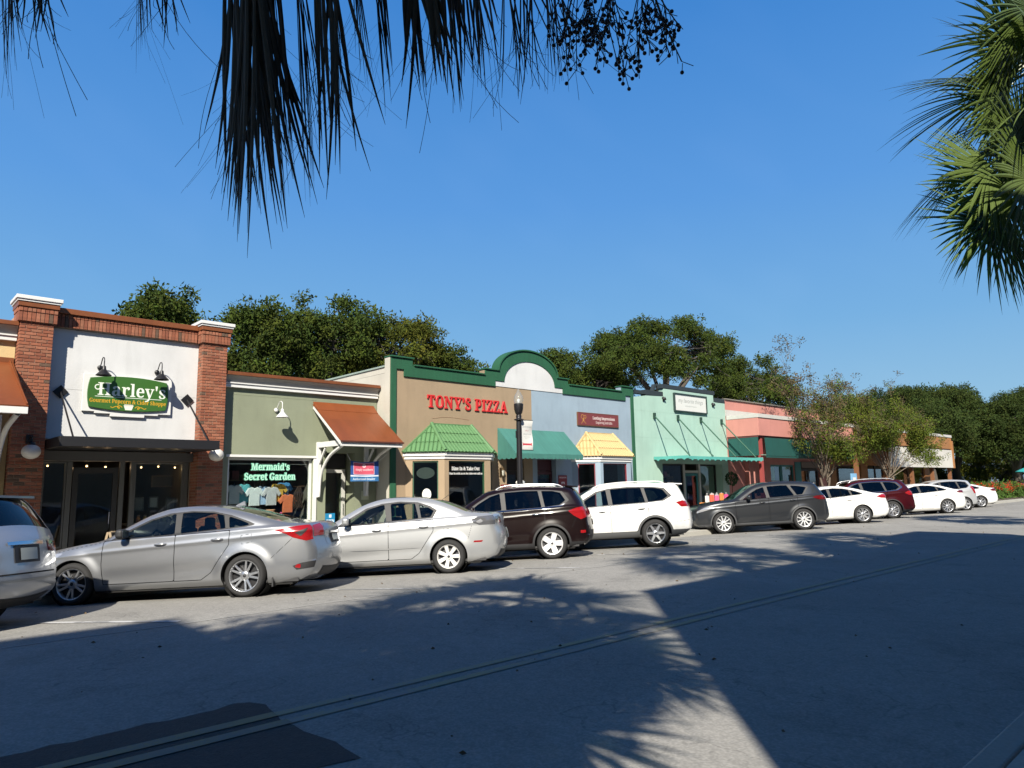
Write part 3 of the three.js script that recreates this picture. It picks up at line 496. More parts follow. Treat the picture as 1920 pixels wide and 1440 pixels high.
{
  const w = 2.27, h = .44, o = thing('shop_sign', 'maroon engraving shop signboard with gold emblem on pale blue wall', 'sign', [19.01, 3.75, .004]);
  mesh('board', bx(0, w, 0, h, 0, .04, .006), M(.1394, .0369, .0369, .5), o); mesh('frame', [bx(-.02, w + .02, -.02, -.001, 0, .05), bx(-.02, w + .02, h + .001, h + .02, 0, .05), bx(-.02, -.001, -.001, h + .001, 0, .05), bx(w + .001, w + .02, -.001, h + .001, 0, .05)], M(.1312, .0574, .0287, .5), o);
  const t = printed(w, h, 420, (x) => { x.fillStyle = '#7a3c3d'; x.fillRect(0, 0, w, h); x.fillStyle = '#f0e6e2'; x.textAlign = 'center'; x.fnt = 'bold .155px serif'; T(x, 'Lasting Impressions', 1.44, .21, 1.28); x.fnt = '.125px serif'; T(x, 'Engraving and Gifts', 1.44, .36, .95); x.strokeStyle = '#b98a45'; x.fillStyle = '#b98a45'; x.lineWidth = .022; x.beginPath(); x.arc(.24, .14, .075, 2.2, 8.0); x.stroke(); x.beginPath(); x.arc(.38, .14, .055, 3.4, 9); x.stroke(); x.beginPath(); x.moveTo(.28, .2); x.bezierCurveTo(.3, .3, .2, .34, .18, .4); x.moveTo(.29, .2); x.bezierCurveTo(.28, .3, .36, .33, .42, .39); x.stroke(); x.beginPath(); x.ellipse(.29, .25, .04, .06, 0, 0, 7); x.fill(); });
  mesh('lettering', sheet(w - .01, h - .01).translate(.005, .005, .0435), M(.72, .72, .72, .5, { map: t }), o);
}
{ // white print on the dark bay windows
  const A = [11.65, 0], B = [12.44, .79];
  const o = thing('window_lettering', 'white Dine In and Take Out lettering on restaurant bay window', 'lettering', [12.6, 0, .74]), wm = M(.6396, .6396, .6232, .5);
  const put = (txt, size, y, W, host, f) => { const g = new TextGeometry(txt, { font: fontBold, size, depth: .003, curveSegments: 3 }); g.computeBoundingBox(); const b = g.boundingBox; g.scale(W / (b.max.x - b.min.x), 1, 1); g.translate(0, y, 0); mesh('text_line', clean(f ? f(g) : g), wm, host); };
  put('Dine In & Take Out', .105, 2.09, 1.05, o, (g) => g.translate(.13, 0, 0)); put('Dine In with us or for take-out call us', .06, 1.97, 1.26, o, (g) => g.translate(.03, 0, 0));
  const f = thing('window_lettering', 'round white emblem and phone lines on angled restaurant window', 'lettering', [11.65, 0, 0]), loc = (g) => { g.applyMatrix4(new THREE.Matrix4().makeRotationY(-PI / 4)); return g; };
  const disc = new THREE.CylinderGeometry(.135, .135, .004, 30); disc.rotateX(PI / 2); disc.scale(.95, 1.2, 1); const t = printed(.3, .36, 600, (x) => { x.fillStyle = '#e9e9e4'; x.fillRect(0, 0, .3, .36); x.strokeStyle = '#9a9a92'; x.lineWidth = .008; x.beginPath(); x.arc(.15, .1, .035, 0, 7); x.stroke(); x.beginPath(); x.ellipse(.15, .22, .09, .06, 0, 0, 7); x.stroke(); x.beginPath(); x.moveTo(.1, .22); x.lineTo(.2, .21); x.moveTo(.12, .25); x.lineTo(.18, .25); x.stroke(); });
  mesh('emblem', loc(disc.translate(.6, 1.42, -.043)), M(.72, .72, .72, .5, { map: t }), f);
  put('authentic pizza', .045, 1.14, .52, f, (g) => loc(g.translate(.33, 0, -.048))); put('Ph. 727-388-5372', .055, 1.05, .4, f, (g) => loc(g.translate(.4, 0, -.048)));
  const el = thing('window_sign', 'faint grey green oval sign behind angled restaurant window', 'sign', [11.65, 0, 0]); const e = new THREE.CylinderGeometry(.26, .26, .015, 30); e.rotateX(PI / 2); e.scale(1, .62, 1); mesh('panel', loc(e.translate(.56, 2.02, -.1)), M(.018, .0279, .0262, .6), el);
}
{ // wall lantern by the restaurant door
  const o = thing('wall_lantern', 'bronze wall lantern beside the restaurant door', 'lamp', [15.28, 2.05, .0]), br = M(.0738, .0492, .0246, .4, { metalness: .6 });
  mesh('wall_plate', bx(-.04, .04, -.15, .15, 0, .02, .006), br, o); mesh('arm', tube([V(0, .1, .02), V(0, .2, .08), V(0, .16, .13)], .009, 10), br, o);
  mesh('cage', [lathe([[.001, .17], [.03, .15], [.075, .08], [.07, .07], [.001, .075]], 6).translate(0, 0, .13), lathe([[.001, -.17], [.03, -.15], [.045, -.11], [.001, -.105]], 6).translate(0, 0, .13), ...[0, 1, 2, 3, 4, 5].map((i) => bar(V(.065 * Math.cos(i * PI / 3), .07, .13 + .065 * Math.sin(i * PI / 3)), V(.042 * Math.cos(i * PI / 3), -.11, .13 + .042 * Math.sin(i * PI / 3)), .008, .008))], br, o); mesh('lamp_glass', lathe([[.05, .06], [.033, -.1]], 6).translate(0, 0, .13), M(.492, .492, .4264, .2), o);
}
// mint green shop with a flat scalloped awning on tie rods
const mint = paint(.3083, .4551, .3895), aqua = M(.082, .3526, .3116, .7, { map: mottle }), navy = paint(.0148, .0246, .0328);
{
  const o = thing('shop_building', 'mint green gift shop with turquoise scalloped awning on tie rods', 'building');
  shell(o, 22.31, 29.09, 5.0, mint, 11, -.26); room(o, 24.0, 28.7, 2.5, -4.5, -.9);
  mesh('front_wall', wall([[22.3, BASE], [22.3, 4.99], [23.14, 5.11], [24.38, 5.16], [24.38, 5.49], [28.16, 5.5], [28.16, 5.19], [29.1, 5.19], [29.1, BASE]], [[24.07, 28.56, BASE + .001, 2.42]], -.25, 0), mint, o);
  mesh('parapet_band', [bx(23.2, 24.38, 5.12, 5.36, -.28, -.03), slab(poly([[24.0, 5.3], [24.36, 5.68], [28.3, 5.68], [28.3, 5.4], [28.2, 5.19], [29.1, 5.19], [29.1, 5.39], [28.34, 5.4], [28.34, 5.7], [24.2, 5.7]]), -.45, -.28), bx(24.3, 28.26, 5.503, 5.68, -.26, .02, .01), bx(28.262, 29.1, 5.193, 5.38, -.26, .02, .01), bx(22.3, 24.3, 5.17, 5.3, -.26, -.02)], navy, o);
  mesh('wall_joint', bx(22.36, 29.05, 3.432, 3.436, .0005, .0025), paint(.26, .38, .32), o); mesh('wall_joint', bx(22.36, 29.05, 4.49, 4.493, .0005, .0025), paint(.27, .39, .33), o);
  const rec = M(.041, .041, .041, .8), fm = M(.3772, .3772, .3608, .5);
  mesh('recess', [bx(24.0, 24.065, BASE, 2.42, -1.2, -.252), bx(28.565, 28.63, BASE, 2.42, -1.2, -.252)], mint, o);
  for (const [a, b] of [[25.96, 26.08], [27.12, 27.26]]) mesh('post', bx(a, b, BASE, 2.42, -.4, -.28, .006), fm, o); mesh('transom_bar', bx(26.08, 27.12, 2.05, 2.15, -.4, -.3), fm, o);
  windowPart(o, 24.1, 25.95, .4, 2.4, -.35, K.dark, .05); windowPart(o, 27.27, 28.55, .4, 2.4, -.35, K.dark, .05);
  mesh('stall_riser', [bx(24.07, 25.955, BASE, .397, -.42, -.3), bx(27.263, 28.56, BASE, .397, -.42, -.3)], paint(.164, .2624, .2214), o);
  const d = mesh('door', [bx(26.1, 26.2, BASE + .02, 2.03, -.38, -.33), bx(27.0, 27.1, BASE + .02, 2.03, -.38, -.33), bx(26.2, 27.0, 1.92, 2.03, -.38, -.33), bx(26.2, 27.0, BASE + .02, .3, -.38, -.33)], M(.0246, .164, .1804, .5), o); mesh('pane', bx(26.2, 27.0, .3, 1.92, -.357, -.353), glass, d); mesh('handle', tube([V(26.25, .95, -.31), V(26.25, 1.2, -.31)], .012), K.chrome, d);
  const a = thing0('awning', o), yF = 2.62, yW = 2.68;
  mesh('awning_sheet', plate([V(23.5, yF, 1.64), V(29.2, yF, 1.64), V(29.2, yW, .02), V(23.5, yW, .02)], -.012), aqua, a);
  const val = (len) => { const s = new THREE.Shape(); s.moveTo(0, .02); s.lineTo(0, -.1); const n = Math.round(len / .42), st = len / n; for (let i = 0; i < n; i++) { s.quadraticCurveTo((i + .25) * st, -.06, (i + .5) * st, -.155); s.quadraticCurveTo((i + .75) * st, -.06, (i + 1) * st, -.1); } s.lineTo(len, .02); s.closePath(); return slab(s, 0, .01); };
  mesh('valance', [val(5.7).translate(23.5, yF, 1.64), onFace([23.495, .02], [23.495, 1.63], val(1.61).translate(0, yF + .03, 0)), onFace([29.205, 1.63], [29.205, .02], val(1.61).translate(0, yF + .03, 0))], aqua, a);
  for (const x of [23.62, 25.27, 27, 28.68]) { mesh('tie_rod', tube([V(x, 4.3, .06), V(x, 2.66, 1.6)], .028, 1, 8), M(.0164, .0738, .0451, .5), a); mesh('rod_anchor', bx(x - .05, x + .05, 4.2, 4.44, .002, .09, .01), M(.0098, .0328, .023, .5), a); }
  mesh('awning_frame', [tube([V(23.55, 2.58, 1.6), V(29.15, 2.58, 1.6)], .02), ...[23.55, 25.4, 27.3, 29.15].map((x) => tube([V(x, 2.58, 1.6), V(x, 2.62, .02)], .018))], K.steel, a);
  rebase(o, 25.7, BASE, 0);
}
{
  const w = 2.46, h = .78, o = thing('shop_sign', 'framed white board with thin handwriting on the mint green wall', 'sign', [25.03, 4.59, .003]);
  mesh('frame', [bx(0, w, 0, .05, 0, .09), bx(0, w, h - .05, h, 0, .09), bx(0, .05, .05, h - .05, 0, .09), bx(w - .05, w, .05, h - .05, 0, .09)], M(.0205, .0369, .0328, .5), o);
  const t = printed(w, h, 380, (x) => { x.fillStyle = '#dfe0dc'; x.fillRect(0, 0, w, h); x.fillStyle = '#8d918e'; x.textAlign = 'center'; x.fnt = 'italic .26px sans-serif'; T(x, 'my favorite things', w / 2, .38, 1.95); x.fnt = '.085px sans-serif'; T(x, 'unique gifts & treasures', w / 2, .56, 1.5); });
  mesh('board', bx(.05, w - .05, .05, h - .05, 0, .05), K.trimWhite, o); mesh('lettering', sheet(w - .1, h - .1).translate(.05, .05, .0525), M(.72, .72, .72, .5, { map: t }), o);
  for (const [x, lab] of [[24.33, 'small black floodlight between framed sign and pale blue wall'], [28.06, 'small black floodlight between framed sign and salmon wall']]) { const f = thing('floodlight', lab, 'lamp', [x, 5.0, .003]); mesh('wall_plate', bx(-.05, .05, -.05, .05, 0, .025, .006), K.iron, f); mesh('lamp_head', [lathe([[.001, 0], [.03, 0], [.055, .12], [.001, .12]], 12).rotateX(-.7).translate(-.05, .02, .1), lathe([[.001, 0], [.03, 0], [.055, .12], [.001, .12]], 12).rotateX(-.7).rotateY(.7).translate(.06, .02, .1)], K.iron, f); mesh('arm', tube([V(-.05, .02, .1), V(0, 0, .02), V(.06, .02, .1)], .012, 8), K.iron, f); }
}
// salmon shop and orange shop under one long boxed canopy
{
  const salmon = paint(.4592, .1968, .164), orange = paint(.28, .125, .04), band = paint(.4428, .4346, .41), grn = M(.0049, .0615, .0533, .75, { map: weather });
  const make = (label, x0, x1, mat, openings, canopyTo, body) => {
    const o = thing('shop_building', label, 'building');
    shell(o, x0, x1, 5.2, mat, 12, -.26); room(o, x0 + .3, x1 - .3, 2.7, -5, -.3);
    mesh('front_wall', wall(rect(x0, x1, BASE, 5.36), openings, -.25, 0), mat, o);
    mesh('coping', bx(x0, x1, 5.363, 5.42, -.3, .07, .012), paint(.1804, .164, .1394, { map: weather }), o);
    mesh('wall_band', bx(x0, x1, 4.6, 4.9, .002, .025), band, o);
    const c = thing0('canopy', o); mesh('canopy_band', bx(x0 + .003, canopyTo, 4.43, 4.6, .03, 1.6, .008), band, c); mesh('canopy_box', bx(x0 + .02, canopyTo - .02, 3.64, 4.427, .003, 1.56, .01), body ?? mat, c); mesh('canopy_soffit', bx(x0 + .05, canopyTo - .05, 3.58, 3.637, .003, 1.5), M(.1148, .0246, .0246), c);
    return [o, c];
  };
  const [o, c] = make('salmon pink shop with boxed canopy and dark green awnings', 29.11, 39.3, salmon, [[33.0, 35.5, .7, 2.45], [36.2, 38.6, BASE + .001, 2.6]], 39.3);
  mesh('awning', [plate([V(29.15, 2.78, 1.5), V(29.15, 3.57, 1.5), V(29.15, 3.57, .05), V(29.15, 2.78, .05)], .012)], grn, c);
  mesh('awning', [plate([V(29.75, 2.76, 1.52), V(35.2, 2.76, 1.52), V(35.2, 3.57, 1.48), V(29.75, 3.57, 1.48)], .012), bx(29.75, 35.2, 2.68, 2.757, 1.5, 1.515)], grn, c); mesh('awning', [plate([V(35.6, 2.76, 1.52), V(39.2, 2.76, 1.52), V(39.2, 3.57, 1.48), V(35.6, 3.57, 1.48)], .012)], grn, c);
  mesh('awning_pole', [tube([V(29.3, 2.79, 1.5), V(39.2, 2.79, 1.5)], .02), tube([V(29.16, 2.79, .1), V(29.16, 2.79, 1.5)], .02)], M(.205, .328, .2624, .5), c);
  mesh('pier', bx(30.55, 31.1, BASE, 3.57, .003, .2), salmon, o); mesh('pier', bx(32.0, 32.6, BASE, 3.57, .003, .12), salmon, o); mesh('post', bx(29.45, 29.6, BASE, 3.57, 1.3, 1.45), M(.246, .041, .0369), o);
  const teal = M(.0164, .1394, .1394, .6); windowPart(o, 33.0, 34.2, .7, 2.45, -.1, teal, .09); windowPart(o, 34.24, 35.5, .7, 2.45, -.1, teal, .09); mesh('window_panel', [bx(33.1, 33.7, 1.7, 2.36, -.18, -.16)], M(.082, .2296, .2132), o); mesh('window_panel', bx(33.72, 34.1, 1.7, 2.36, -.18, -.16), M(.0492, .1066, .369), o); mesh('window_panel', bx(33.1, 34.0, 1.2, 1.66, -.18, -.16), M(.246, .1804, .0492), o); mesh('casing', bx(35.52, 36.15, .5, 2.6, .003, .04), teal, o);
  mesh('door_header', bx(36.2, 38.6, 2.3, 2.62, .003, .06), M(.1312, .1066, .0902), o); const d = mesh('door', [bx(36.3, 36.42, BASE + .02, 2.28, -.2, -.15), bx(37.3, 37.45, BASE + .02, 2.28, -.2, -.15), bx(38.4, 38.52, BASE + .02, 2.28, -.2, -.15), bx(36.42, 38.4, 2.15, 2.28, -.2, -.151)], K.dark, o); mesh('pane', bx(36.42, 38.4, .2, 2.15, -.177, -.173), glass, d);
  rebase(o, 34.2, BASE, 0);
  const [p, q] = make('orange shop with canopy ending in a white panel behind crape myrtles', 39.31, 56.0, orange, [[40.5, 44, .6, 2.5], [45, 48, BASE + .001, 2.5], [49, 55, .6, 2.5]], 56.0);
  mesh('white_fascia_panel', bx(44.2, 55.7, 2.36, 3.56, 1.52, 1.6, .01), paint(.492, .4756, .4346), q); mesh('orange_edge', bx(55.72, 55.95, 2.34, 4.2, 1.45, 1.66, .01), orange, q);
  for (const [a, b] of [[40.5, 44], [49, 52], [52.05, 55]]) windowPart(p, a, b, .6, 2.5, -.1, M(.082, .041, .0246), .08); const d2 = mesh('door', [bx(45, 45.12, BASE + .02, 2.5, -.2, -.15), bx(46.4, 46.6, BASE + .02, 2.5, -.2, -.15), bx(47.88, 48, BASE + .02, 2.5, -.2, -.15)], K.dark, p); mesh('pane', bx(45.12, 47.88, BASE + .02, 2.45, -.177, -.173), glass, d2);
  for (const x of [40, 44.1, 48.4, 52.2, 55.8]) mesh('post', bx(x - .1, x + .1, BASE, 3.58, 1.2, 1.4), M(.164, .0656, .0246), p);
  rebase(p, 47.6, BASE, 0);
}

// buildings across the street, behind the camera: their roofs throw the shade on the road
{
  const plain = (label, pts, x, z, base) => { const o = thing('street_building', label, 'building', [x, .14, z]); return o; };
  const mk = (label, x0, x1, h, z0, col, steps = []) => {
    const o = thing('street_building', label, 'building'), m = paint(...col);
    mesh('wall', wall(rect(x0, x1, .14, h), (() => { const q = []; for (let x = x0 + 1; x < x1 - 2; x += 2.6) for (let y = 3.8; y < h - 2; y += 3.1) q.push([x, x + 1.2, y, y + 1.7]); return q; })(), z0, z0 + .3), m, o);
    mesh('body', [bx(x0, x0 + .3, .14, h, z0 + .303, z0 + 14), bx(x1 - .3, x1, .14, h, z0 + .303, z0 + 14), bx(x0 + .303, x1 - .303, .14, h, z0 + 13.7, z0 + 14), bx(x0 + .303, x1 - .303, h - .6, h - .4, z0 + .303, z0 + 13.697)], m, o);
    for (let x = x0 + 1; x < x1 - 2; x += 2.6) for (let y = 3.8; y < h - 2; y += 3.1) { const w = mesh('window', [bx(x, x + 1.2, y, y + .06, z0 + .1, z0 + .2), bx(x, x + 1.2, y + 1.64, y + 1.7, z0 + .1, z0 + .2), bx(x, x + .06, y + .06, y + 1.64, z0 + .1, z0 + .2), bx(x + 1.14, x + 1.2, y + .06, y + 1.64, z0 + .1, z0 + .2)], K.trimWhite, o); mesh('pane', bx(x + .06, x + 1.14, y + .06, y + 1.64, z0 + .15, z0 + .155), M(.041, .0492, .0574, .1), w); }
    mesh('cornice', bx(x0 - .05, x1 + .05, h + .002, h + .12, z0 - .06, z0 + 14.06), K.trimWhite, o);
    for (const [a, b, y] of steps) mesh('raised_parapet', bx(a, b, h + .123, y, z0, z0 + 2.5), m, o);
    rebase(o, (x0 + x1) / 2, .14, z0); return o;
  };
  mk('tall cream building across the street beside the alley', -34, -11.06, 14.88, 20.3, [.55, .5, .4]);
  mk('tan three storey building across the street facing the silver saloons', -1.94, 12.4, 11.38, 20.3, [.5, .42, .32], [[8.6, 12.4, 12.95]]);
  mk('low brick red building across the street', 12.45, 27, 8.6, 20.3, [.4, .2, .14]);
  mk('white building at the far end across the street', 30, 60, 10.2, 21.0, [.6, .58, .55]);
}

// ---------------------------------------------------------------- cars
// A body is described from the side: u = metres back from the front bumper, h = height. Panels are cut out of that side view and laid on the body's width.
function sdPoly(P) { // signed distance, positive inside
  return (x, y) => {
    let d = 1e9, s = -1;
    for (let i = 0, j = P.length - 1; i < P.length; j = i++) {
      const ax = P[j][0], ay = P[j][1], ex = P[i][0] - ax, ey = P[i][1] - ay, wx = x - ax, wy = y - ay, t = clamp((wx * ex + wy * ey) / (ex * ex + ey * ey + 1e-12));
      const bx_ = wx - ex * t, by_ = wy - ey * t; d = Math.min(d, bx_ * bx_ + by_ * by_);
      if ((P[i][1] > y) !== (ay > y) && x < (P[j][0] - P[i][0]) * (y - P[i][1]) / (ay - P[i][1]) + P[i][0]) s = -s;
    }
    return s * Math.sqrt(d);
  };
}
function smoothLine(pts, n) { const c = new THREE.CatmullRomCurve3(pts.map((p) => V(p[0], p[1], 0)), false, 'centripetal'); return c.getSpacedPoints(n).map((p) => [p.x, p.y]); }
const carPaint = (r, g, b, metal = .55, rough = .34) => phys(r, g, b, { metalness: metal, roughness: rough, clearcoat: 1, clearcoatRoughness: .04 });
const C4 = {
  tyre: M(.018, .018, .019, .85, { bumpMap: grainBump, bumpScale: .002 }), trim: M(.016, .016, .018, .6), cabin: M(.028, .028, .03, .8), well: M(.008, .008, .008, .95), lamp: phys(.5, .5, .52, { roughness: .08, metalness: .6, clearcoat: 1 }),
  red: phys(.24, .007, .009, { roughness: .14, clearcoat: 1, clearcoatRoughness: .03 }), redDark: phys(.09, .004, .005, { roughness: .14, clearcoat: 1 }), plate: M(.36, .38, .35, .5), rim: M(.62, .63, .65, .3, { metalness: .85 }), rimDark: M(.03, .03, .033, .4, { metalness: .4 }), liner: M(.3, .34, .32, .9),
  glass: phys(.62, .68, .66, { roughness: .02, transmission: 1, thickness: 0, ior: 1.5 }), tint: phys(.10, .11, .115, { roughness: .02, transmission: 1, thickness: 0, ior: 1.5 }),
};
function wheelParts(parent, spec, pos, side) { // axis along local z, outer face towards -z on the left side (side = -1)
  const w = new THREE.Group(); w.name = 'wheel'; w.position.copy(pos); if (side > 0) w.rotation.y = PI; w.rotation.z = spec.turn ?? 0; parent.add(w);
  const R = spec.wr, r = spec.rr, tw = .215, L = (pts, n = 40) => lathe(pts, n).rotateX(-PI / 2); // lathe y -> -z... outer face at -z
  mesh('tyre', L([[r - .01, tw / 2 - .02], [r + .012, tw / 2], [r + (R - r) * .5, tw / 2 + .008], [R - .03, tw / 2 - .008], [R - .004, tw / 2 - .04], [R, 0], [R - .004, -tw / 2 + .04], [R - .03, -tw / 2 + .008], [r, -tw / 2]]), C4.tyre, w);
  const f = tw / 2 - .012, parts = [L([[r - .025, f - .06], [r - .012, f], [r + .012, f + .006], [r + .016, f - .012], [r, f - .03]])];
  const n = spec.spokes, hub = .075; const sp = (a, w0, w1, dz, shift = 0) => { const s = poly([[hub * .6, -w0 / 2], [r - .012, -w1 / 2 + shift], [r - .012, w1 / 2 + shift], [hub * .6, w0 / 2]]); const g = slab(s, 0, .028, .005); const p = g.attributes.position; for (let i = 0; i < p.count; i++) { const q = Math.hypot(p.getX(i), p.getY(i)); p.setZ(i, p.getZ(i) - .02 * Math.pow(1 - clamp((q - hub) / (r - hub)), 2) + dz); } g.computeVertexNormals(); g.rotateZ(a); return g; };
  const place = (g) => { g.rotateY(PI); g.translate(0, 0, -(f - .03)); return g; };
  for (let i = 0; i < n; i++) { const a = i * 2 * PI / n; if (spec.twin) { parts.push(place(sp(a - spec.twin, spec.sw, spec.sw * .9, 0)), place(sp(a + spec.twin, spec.sw, spec.sw * .9, 0))); } else parts.push(place(sp(a, spec.sw, spec.sw2 ?? spec.sw, 0))); }
  parts.push(L([[.001, f - .012], [hub * .5, f - .013], [hub, f - .022], [hub, f - .06]], 24));
  mesh('rim', parts, spec.rimMat ?? C4.rim, w);
  mesh('rim_barrel', [L([[r - .02, f - .05], [r - .03, -tw / 2 + .03]]), L([[.001, f - .075], [r - .02, f - .085]])], spec.darkRim ? C4.rimDark : M(.06, .06, .065, .5, { metalness: .5 }), w);
  mesh('hub_cap', L([[.001, f - .004], [.02, f - .005], [.027, f - .012]], 16), C4.trim, w);
  return w;
}
function makeCar(name, label, s, x, z, heading = 135) {
  const o = thing(name, label, s.cat ?? 'car', [0, 0, 0], 'cars parked at an angle along the far kerb');
  const top = smoothLine(s.profile, 130), hb = s.sill, bottom = [[s.profile[s.profile.length - 1][0], s.profile[s.profile.length - 1][1]], ...[...Array(12)].map((_, i) => [lerp(s.L - .55, .5, i / 11), hb]), [s.profile[0][0], s.profile[0][1]]];
  const outline = [...top, ...bottom.slice(1, -1)], sd = sdPoly(outline), w = s.W / 2, uf = s.fo, ur = s.fo + s.wb, ra = s.ra;
  // distance table
  const g0 = .02, nu = Math.ceil((s.L + .2) / g0), nh = Math.ceil((s.H + .2) / g0), tab = new Float32Array((nu + 1) * (nh + 1));
  for (let j = 0; j <= nh; j++) for (let i = 0; i <= nu; i++) tab[j * (nu + 1) + i] = sd(i * g0 - .1, j * g0);
  const dist = (u, h) => { const a = clamp((u + .1) / g0, 0, nu - .001), b = clamp(h / g0, 0, nh - .001), i = a | 0, j = b | 0, fx = a - i, fy = b - j, q = j * (nu + 1) + i; return lerp(lerp(tab[q], tab[q + 1], fx), lerp(tab[q + nu + 1], tab[q + nu + 2], fx), fy); };
  const belt = (u) => lerp(s.belt[0], s.belt[1], clamp((u - uf) / s.wb, -.4, 1.5)), rr = s.round ?? .12;
  const bump = (x, c, wd) => Math.exp(-Math.pow((x - c) / wd, 2));
  function W(u, h) {
    const tf = clamp((s.taperF ?? 1.0) - u, 0, 9) / (s.taperF ?? 1.0), tr = clamp(u - (s.L - (s.taperR ?? .85)), 0, 9) / (s.taperR ?? .85), b = belt(u);
    let v = w - .17 * Math.pow(tf, 2.4) - (s.cr ?? .15) * Math.pow(tr, 2.6);
    if (h < .55) v -= .06 * Math.pow((.55 - h) / .35, 2);
    const e = clamp((h - .55) / (b - .55), 0, 1); v -= .028 * e * e;
    if (h > b - .02) { const q = h - (b - .02); v -= .018 * sstep(0, .05, q) + q * (s.tumble ?? .40); }
    const mid = sstep(uf + ra, uf + ra + .25, u) * (1 - sstep(ur - ra - .2, ur - ra + .05, u));
    v += .010 * bump(h, b - .16 + .02 * (u - 2), .03) - .016 * mid * bump(h, .42 + (s.scallop ?? .04) * (u - 2), .09) + .008 * mid * bump(h, .27, .04);
    for (const c of [uf, ur]) { const q = Math.hypot(u - c, h - s.wr) - ra; v += .022 * (1 - sstep(0, .16, q)) * sstep(.1, .3, h); }
    const d = clamp(dist(u, h) / rr), k = 1 - d; return v - rr * (1 - Math.sqrt(Math.max(0, 1 - .86 * k * k))) * (h < .5 ? .55 : 1);
  }
  const mx = s.fo + s.wb / 2, X = (u) => mx - u; // local x forward from the middle of the wheelbase
  function panel(fns, off = 0, cell = s.cell ?? .03, box = [-.02, s.L + .02, hb - .02, s.H + .02]) {
    const [a0, a1, b0, b1] = box, nx = Math.ceil((a1 - a0) / cell), ny = Math.ceil((b1 - b0) / cell), val = fns.map((f) => { const t = new Float32Array((nx + 1) * (ny + 1)); for (let j = 0; j <= ny; j++) for (let i = 0; i <= nx; i++) t[j * (nx + 1) + i] = f(a0 + i * cell, b0 + j * cell); return t; });
    const P = [], N = [], tri = [], at = (i, j) => { const q = j * (nx + 1) + i; return [a0 + i * cell, b0 + j * cell, ...val.map((t) => t[q])]; };
    const addTri = (T) => {
      let pl = T; for (let k = 0; k < fns.length && pl.length; k++) { const nw = []; for (let i = 0; i < pl.length; i++) { const A = pl[i], B = pl[(i + 1) % pl.length], va = A[k + 2], vb = B[k + 2]; if (va >= 0) nw.push(A); if ((va >= 0) !== (vb >= 0)) { const t = va / (va - vb); nw.push(A.map((q, m) => q + (B[m] - q) * t)); } } pl = nw; }
      for (let i = 1; i + 1 < pl.length; i++) tri.push(pl[0], pl[i], pl[i + 1]);
    };
    for (let j = 0; j < ny; j++) for (let i = 0; i < nx; i++) { let skip = false; for (const t of val) { const q = j * (nx + 1) + i; if (t[q] < 0 && t[q + 1] < 0 && t[q + nx + 1] < 0 && t[q + nx + 2] < 0) { skip = true; break; } } if (skip) continue; const A = at(i, j), B = at(i + 1, j), D = at(i + 1, j + 1), E_ = at(i, j + 1); addTri([A, B, D]); addTri([A, D, E_]); }
    const cache = new Map(), e = .006;
    const lift = (p) => { const key = p[0].toFixed(5) + ',' + p[1].toFixed(5); let r = cache.get(key); if (!r) { const wv = W(p[0], p[1]) + off, du = (W(p[0] + e, p[1]) - W(p[0] - e, p[1])) / (2 * e), dh = (W(p[0], p[1] + e) - W(p[0], p[1] - e)) / (2 * e), l = Math.hypot(du, dh, 1); r = [X(p[0]), p[1], wv, du / l, -dh / l, 1 / l]; cache.set(key, r); } return r; };
    const sides = (sg) => { const P = [], N = []; for (let i = 0; i < tri.length; i += 3) for (const k of sg > 0 ? [0, 2, 1] : [0, 1, 2]) { const r = lift(tri[i + k]); P.push(r[0], r[1], r[2] * sg); N.push(r[3], r[4], r[5] * sg); } const g = new THREE.BufferGeometry(); g.setAttribute('position', new THREE.Float32BufferAttribute(P, 3)); g.setAttribute('normal', new THREE.Float32BufferAttribute(N, 3)); g.setAttribute('uv', new THREE.Float32BufferAttribute(new Float32Array(P.length / 3 * 2), 2)); return g; };
    return [sides(-1), sides(1)]; // left, right
  }
  // cross surface along the side outline between profile samples a..b, across z0..z1 (fractions of the half width), lifted by off
  function strip(a, b, z0, z1, off = 0, nz = 14, inset = 0) {
    const P = [], idx = [], rows = b - a >= 2 && Number.isInteger(a) ? b - a + 1 : 5, n1 = top.length - 1, tp = (k) => { const i = Math.min(n1 - 1, Math.max(0, Math.floor(k))), f = clamp(k - i); return [lerp(top[i][0], top[i + 1][0], f), lerp(top[i][1], top[i + 1][1], f)]; };
    for (let row = 0; row < rows; row++) {
      const k = lerp(a, b, row / (rows - 1)), p = tp(k), q0 = tp(Math.max(0, k - 1)), q1 = tp(Math.min(n1, k + 1)); let nx = -(q1[1] - q0[1]), ny = q1[0] - q0[0]; const l = Math.hypot(nx, ny); nx /= l; ny /= l; // outward in (u,h)
      const we = W(p[0], p[1]) - inset, c = (.03 + (s.noseCrown ?? .11) * nx * nx) ;
      for (let i = 0; i <= nz; i++) { const f = lerp(z0, z1, i / nz), z = we * f, k2 = c * (1 - f * f) + off; P.push(X(p[0] + nx * k2), p[1] + ny * k2, z); }
    }
    for (let j = 0; j < rows - 1; j++) for (let i = 0; i < nz; i++) { const a_ = j * (nz + 1) + i, b_ = a_ + nz + 1; idx.push(a_, a_ + 1, b_, a_ + 1, b_ + 1, b_); }
    const g = new THREE.BufferGeometry(); g.setAttribute('position', new THREE.Float32BufferAttribute(P, 3)); g.setIndex(idx); g.computeVertexNormals(); g.setAttribute('uv', new THREE.Float32BufferAttribute(new Float32Array(P.length / 3 * 2), 2)); return g;
  }
  const near = (u, h) => { let b = 0, d = 9; top.forEach((p, i) => { const q = Math.hypot(p[0] - u, p[1] - h); if (q < d) { d = q; b = i; } }); return b; };
